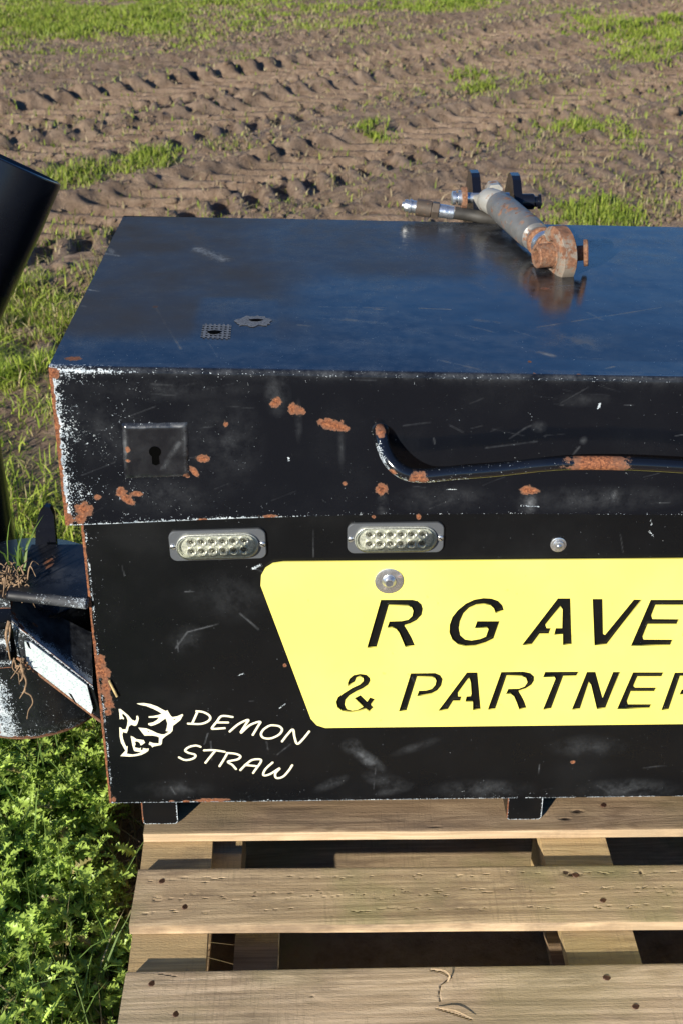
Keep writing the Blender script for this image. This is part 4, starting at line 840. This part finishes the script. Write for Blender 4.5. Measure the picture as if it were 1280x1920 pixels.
# ============================================================ straw stub on the box, dead grass tangle on the arm
a, b = at(205, 1276, 1, -.003), at(220, 1306, 1, -.004)
st_ = link('straw_stub', tube(np.linspace(a, b, 6), .0018, 10), M['straw']); tag(st_, 'short yellow straw stub stuck upright to the lower left front of the black box', 'straw')
def strand_mesh(items, sides=5):
    bm = bmesh.new()
    for pth, r in items:
        P = smooth_path(pth, 5); k = len(P); bm.from_mesh(tube(P, [r*(1-.75*abs(2*i/(k-1)-.7) if False else 1-.7*(i/(k-1))) for i in range(k)], sides, True))
    return bm_mesh('strands', bm)
it = []
for k in range(110):
    a = at(min(rng.normal(24, 20), 52), rng.normal(1092, 14), 1, rng.uniform(.02, .10)); d = np.array([np.clip(rng.normal(-.006, .018), -.04, .016), np.clip(rng.normal(0, .013), -.02, .02), np.clip(rng.normal(0, .013), -.02, .02)]); m_ = a+d*.5+np.array([0, 0, rng.normal(.006, .008)])
    it.append(([a, m_, a+d], rng.uniform(.0008, .0020)))
for k in range(14):
    a = at(rng.normal(38, 8), rng.normal(1243, 8), 1, .0); b = at(rng.normal(40, 9), rng.normal(1262, 10), 1, -.004); it.append(([a, (a+b)/2+rng.normal(0, .003, 3), b], .0013))
it += [([at(*q, 1, -.006) for q in ((40, 1245), (44, 1262), (50, 1278), (47, 1296), (58, 1304), (62, 1318), (54, 1332), (51, 1348))], .0019), ([at(*q, 1, -.006) for q in ((42, 1252), (44, 1268), (38, 1278))], .0026), ([at(*q, 1, -.006) for q in ((48, 1292), (42, 1302), (37, 1310))], .0015), ([at(*q, 1, .0) for q in ((18, 1165), (12, 1190), (16, 1215), (20, 1238))], .0028), ([at(*q, 1, .0) for q in ((20, 1170), (18, 1195), (12, 1220))], .002)]
tn = link('dried_grass', strand_mesh(it), M['root'], smooth=True); tag(tn, 'tangle of dry brown grass stalks and roots caught on the left side arm', 'dead grass', kind='stuff')

# ============================================================ FIELD
def soil():
    s = NT('mud_soil'); n1 = s.noise(1.3, 6, .6); n2 = s.noise(16, 8, .72); n3 = s.noise(90, 6, .75); n4 = s.noise(5, 6, .65, off=(4, 4, 0))
    c = s.ramp(n2, [(.28, (.12, .070, .040)), (.45, (.31, .215, .147)), (.6, (.43, .31, .22)), (.78, (.54, .42, .31))])
    c = s.mix(s.math('MULTIPLY', s.ss(s.noise(2.2, 6, .7, off=(1, 7, 0)), .5, .66), .55), c, (.20, .135, .088))
    c = s.mix(s.math('MULTIPLY', s.ss(n4, .42, .68), .45), c, (.335, .245, .17))
    c = s.mix(s.math('MULTIPLY', s.attr('wet'), .5), c, (.21, .135, .09))
    g = s.math('MULTIPLY', s.ss(s.math('ADD', s.attr('grass'), s.math('MULTIPLY', s.math('SUBTRACT', n2, .5), 1.2)), .3, .75), .75)
    c = s.mix(g, c, s.mix(n3, (.14, .15, .05), (.28, .26, .11)))
    c = s.mix(s.ss(s.noise(160, 5, .8, stretch=(1, .5, 1)), .66, .74), c, (.40, .31, .19))
    s.set(col=c, rough=s.mr(s.attr('wet'), 0, 1, .85, .45), spec=.25)
    s.bump(s.math('ADD', n2, s.math('ADD', s.math('MULTIPLY', n3, .4), s.math('MULTIPLY', s.noise(38, 7, .8, dist=.6), .8))), .030, 1.); return s.m
M['soil'] = soil()
def fol(name, rough=.42, trans=.35):
    s = NT(name); a = s.n('Attribute', attribute_name='tint'); n = s.noise(60, 3)
    c = s.mix(s.math('MULTIPLY', s.ss(n, .35, .7), .4), a.outputs[0], (.10, .16, .03))
    s.set(col=c, rough=rough, spec=.35); t = s.n('BsdfTranslucent'); s.L(a.outputs[0], t.inputs[0]); m = s.n('MixShader'); m.inputs[0].default_value = trans
    s.L(s.b.outputs[0], m.inputs[1]); s.L(t.outputs[0], m.inputs[2]); s.L(m.outputs[0], s.out.inputs[0]); return s.m
M['blade'] = fol('grass_blade', .5, .4); M['leaf'] = fol('weed_leaf', .38, .3); M['dry'] = fol('dry_blade', .7, .2)

# grass patches measured on the ground: (px, py, rx, ry, density, dryness)
GP = []
for (px, py, rx, ry, dn, dr) in [(170, 30, 330, 46, 1, .0), (60, 70, 120, 26, .7, .2), (470, 10, 190, 22, .7, .1), (800, 4, 150, 16, .7, 0), (1215, 50, 170, 40, 1.3, 0), (1200, 95, 110, 18, .8, .2), (862, 142, 76, 22, 1.8, 0), (1060, 212, 120, 42, 1.3, .1), (1240, 238, 130, 40, 1.3, .1), (710, 240, 55, 14, 1, .1), (1190, 162, 44, 12, .55, .1), (1230, 112, 50, 12, .5, .2), (268, 288, 76, 34, 1.3, .1), (140, 318, 76, 46, 1.1, .25), (430, 262, 60, 20, .35, .7), (1125, 398, 115, 34, 1.4, .0), (1010, 385, 40, 16, .35, .5), (1215, 370, 60, 30, .35, .5), (600, 268, 60, 12, .3, .6), (660, 330, 70, 30, .25, .7), (950, 190, 50, 10, .3, .5), (300, 70, 120, 22, .5, .4), (620, 45, 120, 20, .3, .5), (450, 100, 90, 12, .3, .5), (780, 345, 30, 14, .35, .5), (530, 395, 80, 20, .2, .8)]:
    c = at(px, py, 2, 0); dxp = at(px+rx, py, 2, 0)[0]-c[0]; dyp = (at(px, max(py-ry, -200), 2, 0)[1]-at(px, py+ry, 2, 0)[1])/2
    GP.append((c[0], c[1], abs(dxp), abs(dyp), dn, dr))
def gdens(X, Y):
    g = np.zeros(X.shape); dr = np.zeros(X.shape)
    for cx, cy, rx, ry, dn, d_ in GP:
        k = np.clip((1-np.hypot((X-cx)/(rx*1.15), (Y-cy)/(ry*1.15))+.5*(vnoise(X, Y, 2.6, 93)-.5))*1.5, 0, 1)*dn; dr = np.where(k > g, d_, dr); g = np.maximum(g, k)
    # left strip beside the box, dense towards the camera with a bare hollow
    k = np.clip((2.9-Y)*1.6, 0, 1)*np.clip((.55-X)*3, 0, 1)*1.0; k = k*np.clip((Y-.1)*3, .6, 1)
    s1 = np.clip((4.3-Y)*2, 0, 1)*np.clip((-.1-X)*3, 0, 1)*.75
    dr = np.where(s1 > g, .4, dr); g = np.maximum(g, s1); dr = np.where(k > g, .12, dr); g = np.maximum(g, k)
    n = vnoise(X, Y, 1.7, 91); g = g*np.clip((n-.3)*4, .08, 1)*np.clip((vnoise(X, Y, 6, 94)-.22)*3, .1, 1)
    g2 = .03+.30*np.clip(vnoise(X, Y, 1.2, 92)-.52, 0, 1)*1.6; dr = np.where(g2 > g, .6, dr); g = np.maximum(g, g2)
    hol = np.clip(1.2-np.hypot((X+.62)/.13, (Y-3.55)/.42), 0, 1); g = g*(1-hol)
    return g, dr
ca, sa = math.cos(R_(47)), math.sin(R_(47))
def track(X, Y):
    "tyre tracks running diagonally: lug prints and pushed-up rims"
    a = X*ca+Y*sa; n = -X*sa+Y*ca; h = np.zeros(X.shape); wet = np.zeros(X.shape); bare = np.zeros(X.shape)
    wob = .06*(vnoise(a, a*0, .8, 95)-.5)
    for (n0, w_, dp, ph, a0, a1) in ((5.30, .42, .10, .0, -9, 30), (4.42, .34, .06, .3, -9, 30), (3.22, .36, .08, .1, -9, 30), (2.25, .30, .03, .5, -9, 30), (6.2, .25, .02, .2, 4, 12)):
        d = (n-n0-wob)/w_; ins = np.clip((1.05-np.abs(d))*6, 0, 1); amp = .55+.9*vnoise(a, n, .9, 96)
        lug = np.clip(np.sin((a+.55*np.abs(d)*w_*1.4+ph)/.20*2*math.pi)*2.2-.3, -1, 1)
        h += ins*(-dp*.6+dp*(.40*lug+.12*(vnoise(a, n, 16, 110)-.5))*amp*(np.abs(d) > .08)); rim = np.exp(-((np.abs(d)-1.12)/.16)**2); 
        aw = a+.05*(vnoise(a, n, 2.3, 107)-.5)*2; teeth = np.clip(np.sin((aw+ph+.35*d*w_)/.21*2*math.pi+1.2)*4+1.3, -1, .3)
        win_ = np.clip((6.6-a)*1.5, 0.04, 1) if n0 > 5 and n0 < 6 else (np.clip((4.7-a)*1.5, .05, 1)*np.clip((a-1.2)*2, .1, 1) if 3 < n0 < 3.5 else .12+0*a)
        sel = np.clip((vnoise(a, n*0+n0, .9, 105, 2)-.30)*5, .15, 1)*win_; ins = ins*(.45+.55*np.clip(win_*2, 0, 1)); h += rim*(.036*amp+(.085 if n0 > 5 and n0 < 6 else .060)*teeth*sel*(.7+.6*vnoise(a, n, 9, 108))+.035*(vnoise(a, n, 14, 109, 3)-.5))*(.35+.65*(d > 0)); wet = np.maximum(wet, ins*.8*(lug < 0)); bare = np.maximum(bare, np.clip((1.3-np.abs(d))*4, 0, 1))
    return h, wet, bare
def ground_h(X, Y):
    h, wet, bare = track(X, Y)
    rough = .05*(vnoise(X, Y, 2.1, 97, 3)-.5)+.038*(vnoise(X+.15*vnoise(X, Y, 4, 106), Y, 5, 98, 4)-.5)+.017*(np.abs(vnoise(X, Y, 22, 99, 3)-.5)*2)-.008
    cl = np.clip(vnoise(X, Y, 7.5, 100, 3)-.66, 0, 1)*.10*(vnoise(X, Y, 1.1, 102, 2) > .5)
    fade = np.clip(1-(np.hypot(X-.6, Y-5)-9)/6, 0, 1); near = np.clip((Y-1.3)*1.5, 0, 1)
    far = .22*(vnoise(X, Y, .12, 101, 2)-.5)*np.clip((Y-8)/30, 0, 1)
    rough = rough*(1-.55*bare*near); cl = cl*(1-.7*bare)
    return (h*near+rough*(.35+.65*near)+cl*near)*fade-.02+far-.015*(1-near), wet*near, bare*near
def axis(lo, hi, st_, far):
    c = np.arange(lo, hi, st_); o = np.geomspace(.04, far, 26)
    return np.concatenate([lo-o[::-1], c, c[-1]+o])
gx = axis(-3.4, 4.6, .0135, 400)
yy = [0.9]
while yy[-1] < 14: yy.append(yy[-1]+.009+.0022*(yy[-1]-.9))
o = np.geomspace(.05, 600, 30)
gy = np.concatenate([(.9-np.geomspace(.03, 60, 40))[::-1], yy, yy[-1]+o])
GX, GY = np.meshgrid(gx, gy, indexing='ij'); GH, GW, GB = ground_h(GX, GY); GD, GR = gdens(GX, GY)
GD = GD*(1-.35*GB)
fld = link('ground', npmesh('ground', np.stack([GX, GY, GH], -1).reshape(-1, 3), gridfaces(*GX.shape), dict(wet=GW.ravel(), grass=GD.ravel())), M['soil'], smooth=True); tag(fld, 'brown muddy field with tyre tracks', 'ground', kind='structure')

def blades(name, X, Y, Z, hgt, wid, tint, mat, lean=.5, r=rng):
    n = len(X); an = r.uniform(0, 2*math.pi, n); ln = np.abs(r.normal(0, lean, n)); ba = r.uniform(0, 2*math.pi, n)
    dx, dy = np.cos(an), np.sin(an); wx, wy = np.cos(ba)*wid/2, np.sin(ba)*wid/2
    def P(t, s, k): 
        off = ln*hgt*t**2*1.1; return np.stack([X+dx*off+wx*s*k, Y+dy*off+wy*s*k, Z+hgt*(t-.28*np.minimum(ln, 1.3)*t**2)], -1)
    V = np.stack([P(0, -1, 1), P(0, 1, 1), P(.45, -1, .9), P(.45, 1, .9), P(.78, -1, .55), P(.78, 1, .55), P(1, 0, 0)], 1).reshape(-1, 3)
    b = np.arange(n)[:, None]*7; T_ = np.array([[0, 1, 3], [0, 3, 2], [2, 3, 5], [2, 5, 4], [4, 5, 6]])
    F = (b[:, :, None]+T_[None]).reshape(-1, 3)
    return link(name, npmesh(name, V, F, dict(tint=np.repeat(tint, 7, 0))), mat, smooth=True)
def sample(n, x0, x1, y0, y1, power=1.):
    X = rng.uniform(x0, x1, n); Y = y0+(y1-y0)*rng.uniform(0, 1, n)**power; g, dr = gdens(X, Y); _, _, bare = track(X, Y); g = g*(1-.35*bare*(Y > 2.8)); k = rng.uniform(0, 1, n) < g
    return X[k], Y[k], dr[k], g[k]
def tints(n, dr, base0=(.20, .29, .03), base1=(.44, .50, .085)):
    t = rng.uniform(0, 1, (n, 1)); c = np.array(base0)*(1-t)+np.array(base1)*t
    d = rng.uniform(0, 1, n) < dr*.75+.05; s_ = rng.uniform(0, 1, (n, 1)); dc_ = np.array((.30, .22, .10))*(1-s_)+np.array((.50, .42, .24))*s_
    c[d] = dc_[d]; return c*rng.uniform(.75, 1.15, (n, 1))
def clear(X, Y): return ~((X > -.0) & (X < 1.3) & (Y > -.6) & (Y < .72)) & ~((X < 0) & (X > -.2) & (Y > .0) & (Y < .28))
# far and middle grass
X, Y, dr, g = sample(640000, -3.3, 4.6, 2.6, 13.5, 1.25); Z = ground_h(X, Y)[0]-.004
cl_ = vnoise(X, Y, 5, 120); hg = rng.uniform(.025, .085, len(X))*(.5+.9*cl_)*(.55+.45*g)
blades('grass', X, Y, Z, hg, .0022+.0009*Y, tints(len(X), dr), M['blade'], .55).name = 'meadow_grass'
tag(bpy.data.objects['meadow_grass'], 'bright green grass patches growing out of the muddy field', 'grass', kind='stuff')
# near strip at the left of the box
X, Y, dr, g = sample(120000, -1.5, .5, .55, 3.1, 1.0); k = clear(X, Y) & (rng.uniform(0, 1, len(X)) < np.clip((vnoise(X, Y, 4.5, 133)-.32)*4, .28, 1)); X, Y, dr, g = X[k], Y[k], dr[k], g[k]; Z = ground_h(X, Y)[0]-.004
cl_ = vnoise(X, Y, 6, 121); hg = rng.uniform(.022, .078, len(X))*(.3+1.1*cl_)
o = blades('near_grass', X, Y, Z, hg, rng.uniform(.0028, .0062, len(X)), tints(len(X), dr*.7+.04)*1.3, M['blade'], .95); tag(o, 'long green grass beside the left side of the tool box', 'grass', kind='stuff')
# straw litter on the mud
n = 16000; X = rng.uniform(-3, 4.4, n); Y = 2.4+11*rng.uniform(0, 1, n)**1.3; Z = ground_h(X, Y)[0]+.004
t = rng.uniform(0, 1, (n, 1)); o = blades('straw_litter', X, Y, Z, rng.uniform(.008, .05, n), .002+.0006*Y, np.array((.25, .17, .09))*(1-t)+np.array((.52, .42, .27))*t, M['dry'], 2.6); tag(o, 'bits of dry straw scattered over the mud', 'straw', kind='stuff')
# mud clods
n = 24000; X = rng.uniform(-2.9, 4.2, n); Y = 3.2+9*rng.uniform(0, 1, n)**1.4; g_, _ = gdens(X, Y); hh, ww, bb = track(X, Y); k = (g_ < .4) & (rng.uniform(0, 1, n) < np.clip((vnoise(X, Y, 1.6, 131)-.42)*4, .06, 1)*(1-.75*bb)+.25*(vnoise(X, Y, 4, 132) > .62)); X, Y = X[k], Y[k]; n = len(X)
Z = ground_h(X, Y)[0]; sz = np.abs(rng.normal(0, .010, n))+.003
ico = bmesh.new(); bmesh.ops.create_icosphere(ico, subdivisions=1, radius=1); tv = np.array([v.co[:] for v in ico.verts]); tf = np.array([[v.index for v in f.verts] for f in ico.faces]); ico.free()
sc_ = rng.uniform(.55, 1.35, (n, 1, 3))*sz[:, None, None]; jit = 1+.30*rng.uniform(-1, 1, (n, len(tv), 1)); V = tv[None]*sc_*jit*np.array([1, 1, .7])+np.stack([X, Y, Z+sz*.2], -1)[:, None]
F = (tf[None]+(np.arange(n)*len(tv))[:, None, None]).reshape(-1, 3); o = link('mud_clods', npmesh('clods', V.reshape(-1, 3), F), M['soil']); tag(o, 'small clods of brown mud thrown up along the tyre tracks', 'mud clods', kind='stuff')

# ---- jagged weeds in front left of the pallet
def leaf_template(seed):
    r = np.random.default_rng(seed); m = 15; t = np.linspace(0, 1, m); env = np.sin(math.pi*np.clip(t*.93+.05, 0, 1))**.75*(.6+.6*t)
    zig = np.where(np.arange(m) % 2 == 0, .24, 1.0)*r.uniform(.8, 1.15, m); wl = .27*env*zig; wr_ = .27*env*np.where(np.arange(m) % 2 == 0, .26, 1.)*r.uniform(.8, 1.15, m); wl[-1] = wr_[-1] = .004
    V = []; 
    for i in range(m):
        sh = .05*(zig[i] > .6); z = -.32*t[i]**2+.10*math.sin(t[i]*3)
        V += [(t[i]+sh, -wl[i], z+.35*wl[i]+r.normal(0, .055)), (t[i], -wl[i]*.45, z+.05*wl[i]+r.normal(0, .012)), (t[i], 0, z-.012), (t[i], wr_[i]*.45, z+.05*wr_[i]+r.normal(0, .012)), (t[i]+sh, wr_[i], z+.35*wr_[i]+r.normal(0, .055))]
    F = [[i*5+j, i*5+j+1, (i+1)*5+j+1, (i+1)*5+j] for i in range(m-1) for j in range(4)]
    return np.array(V), np.array(F)
LTm = [leaf_template(k) for k in range(6)]
def weeds():
    VV, FF, TT = [], [], []; base = 0; stems = []
    pts = []
    r = np.random.default_rng(12)
    for k in range(14000):
        x, y = r.uniform(-1.0, .05), r.uniform(-.95, .95)
        lim = .035-.0*y if y < -.02 else -.02
        if x > lim: continue
        if y > .75 and r.random() < .6: continue
        if y > -.35 and y < .0 and x > -.035 and r.random() < .6: continue
        if all((x-a)**2+(y-b)**2 > .0265**2 for a, b in pts): pts.append((x, y))
    for x, y in pts:
        h = r.uniform(.075, .115)*(1 if y < .25 else .9); 
        if x > -.03: h *= .55
        z0 = -.02; lx, ly = r.normal(0, .03, 2); nl = int(r.integers(9, 17)); a0 = r.uniform(0, 6.3); old = r.random() < .05
        stems.append(([np.array([x, y, z0]), np.array([x+lx*.5, y+ly*.5, z0+h*.6]), np.array([x+lx, y+ly, z0+h+.01])], .0022))
        for j in range(nl):
            t = (j+.5)/nl; V, F = LTm[int(r.integers(6))]; L_ = r.uniform(.030, .056)*(1.15-.5*t); an = a0+j*2.4+r.normal(0, .2); el = -.25+1.15*t+r.normal(0, .2); ro = r.normal(0, .35)
            ca_, sa_ = math.cos(an), math.sin(an); ce, se = math.cos(el), math.sin(el); cr, sr = math.cos(ro), math.sin(ro)
            P = V*np.array([1, r.uniform(.85, 1.25), 1]); Q = np.stack([P[:, 0], P[:, 1]*cr-P[:, 2]*sr, P[:, 1]*sr+P[:, 2]*cr], -1); Q = np.stack([Q[:, 0]*ce-Q[:, 2]*se, Q[:, 1], Q[:, 0]*se+Q[:, 2]*ce], -1)
            Q = np.stack([Q[:, 0]*ca_-Q[:, 1]*sa_, Q[:, 0]*sa_+Q[:, 1]*ca_, Q[:, 2]], -1)*L_+np.array([x+lx*t, y+ly*t, z0+h*t+.004])
            Q[:, 0] = np.minimum(Q[:, 0], .046+.02*(Q[:, 1] < -.3)) if y < .0 else Q[:, 0]
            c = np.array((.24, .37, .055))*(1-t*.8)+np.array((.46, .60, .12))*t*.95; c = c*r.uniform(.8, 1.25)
            if old or r.random() < .03: c = np.array((.36, .30, .12))*r.uniform(.7, 1.2)
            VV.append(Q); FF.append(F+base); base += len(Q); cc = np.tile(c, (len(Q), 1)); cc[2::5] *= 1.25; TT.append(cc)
    o = link('leafy_weeds', npmesh('weeds', np.concatenate(VV), np.concatenate(FF), dict(tint=np.concatenate(TT))), M['leaf'], smooth=True); tag(o, 'thick jagged-leaved green weeds left of the wooden pallet', 'weeds', kind='stuff')
    s_ = strand_mesh(stems, 4); o2 = link('weed_stems', s_, M['stem'], smooth=True); tag(o2, 'thin green stalks carrying the jagged weeds left of the pallet', 'weeds', kind='stuff')
M['stem'] = plain('weed_stem', (.12, .17, .05), .5, 0, .4)
weeds()
n = 2600; X = rng.uniform(-1, .03, n); Y = rng.uniform(-.9, .9, n); k = (X < -.02) | (Y < 0); X, Y = X[k], Y[k]; n = len(X)
o = blades('weed_grass', X, Y, np.full(n, -.02), rng.uniform(.07, .2, n), rng.uniform(.002, .0045, n), tints(n, np.full(n, .1), (.11, .2, .04), (.24, .36, .09)), M['blade'], .6); tag(o, 'thin grass blades poking through the weeds beside the pallet', 'grass', kind='stuff')
n = 5000; X = rng.uniform(-1, .05, n); Y = rng.uniform(-.9, .7, n); t = rng.uniform(0, 1, (n, 1))
o = blades('dead_litter', X, Y, np.full(n, -.018), rng.uniform(.02, .07, n), .0028+0*X, np.array((.12, .08, .045))*(1-t)+np.array((.38, .28, .16))*t, M['dry'], 2.4); tag(o, 'brown dead stalks lying on the soil under the weeds', 'dead grass', kind='stuff')
# green blades sprouting behind the arm
n = 20; b_ = [at(rng.normal(42, 12), rng.normal(1072, 10), 1, rng.uniform(.05, .12)) for _ in range(n)]; b_ = np.array(b_)
o = blades('grass_tuft', b_[:, 0], b_[:, 1], b_[:, 2], rng.uniform(.03, .085, n), rng.uniform(.0018, .0038, n), tints(n, np.full(n, .1), (.08, .16, .03), (.2, .32, .06)), M['blade'], .4); tag(o, 'few green grass blades sprouting from the tangle on the side arm', 'grass tuft')
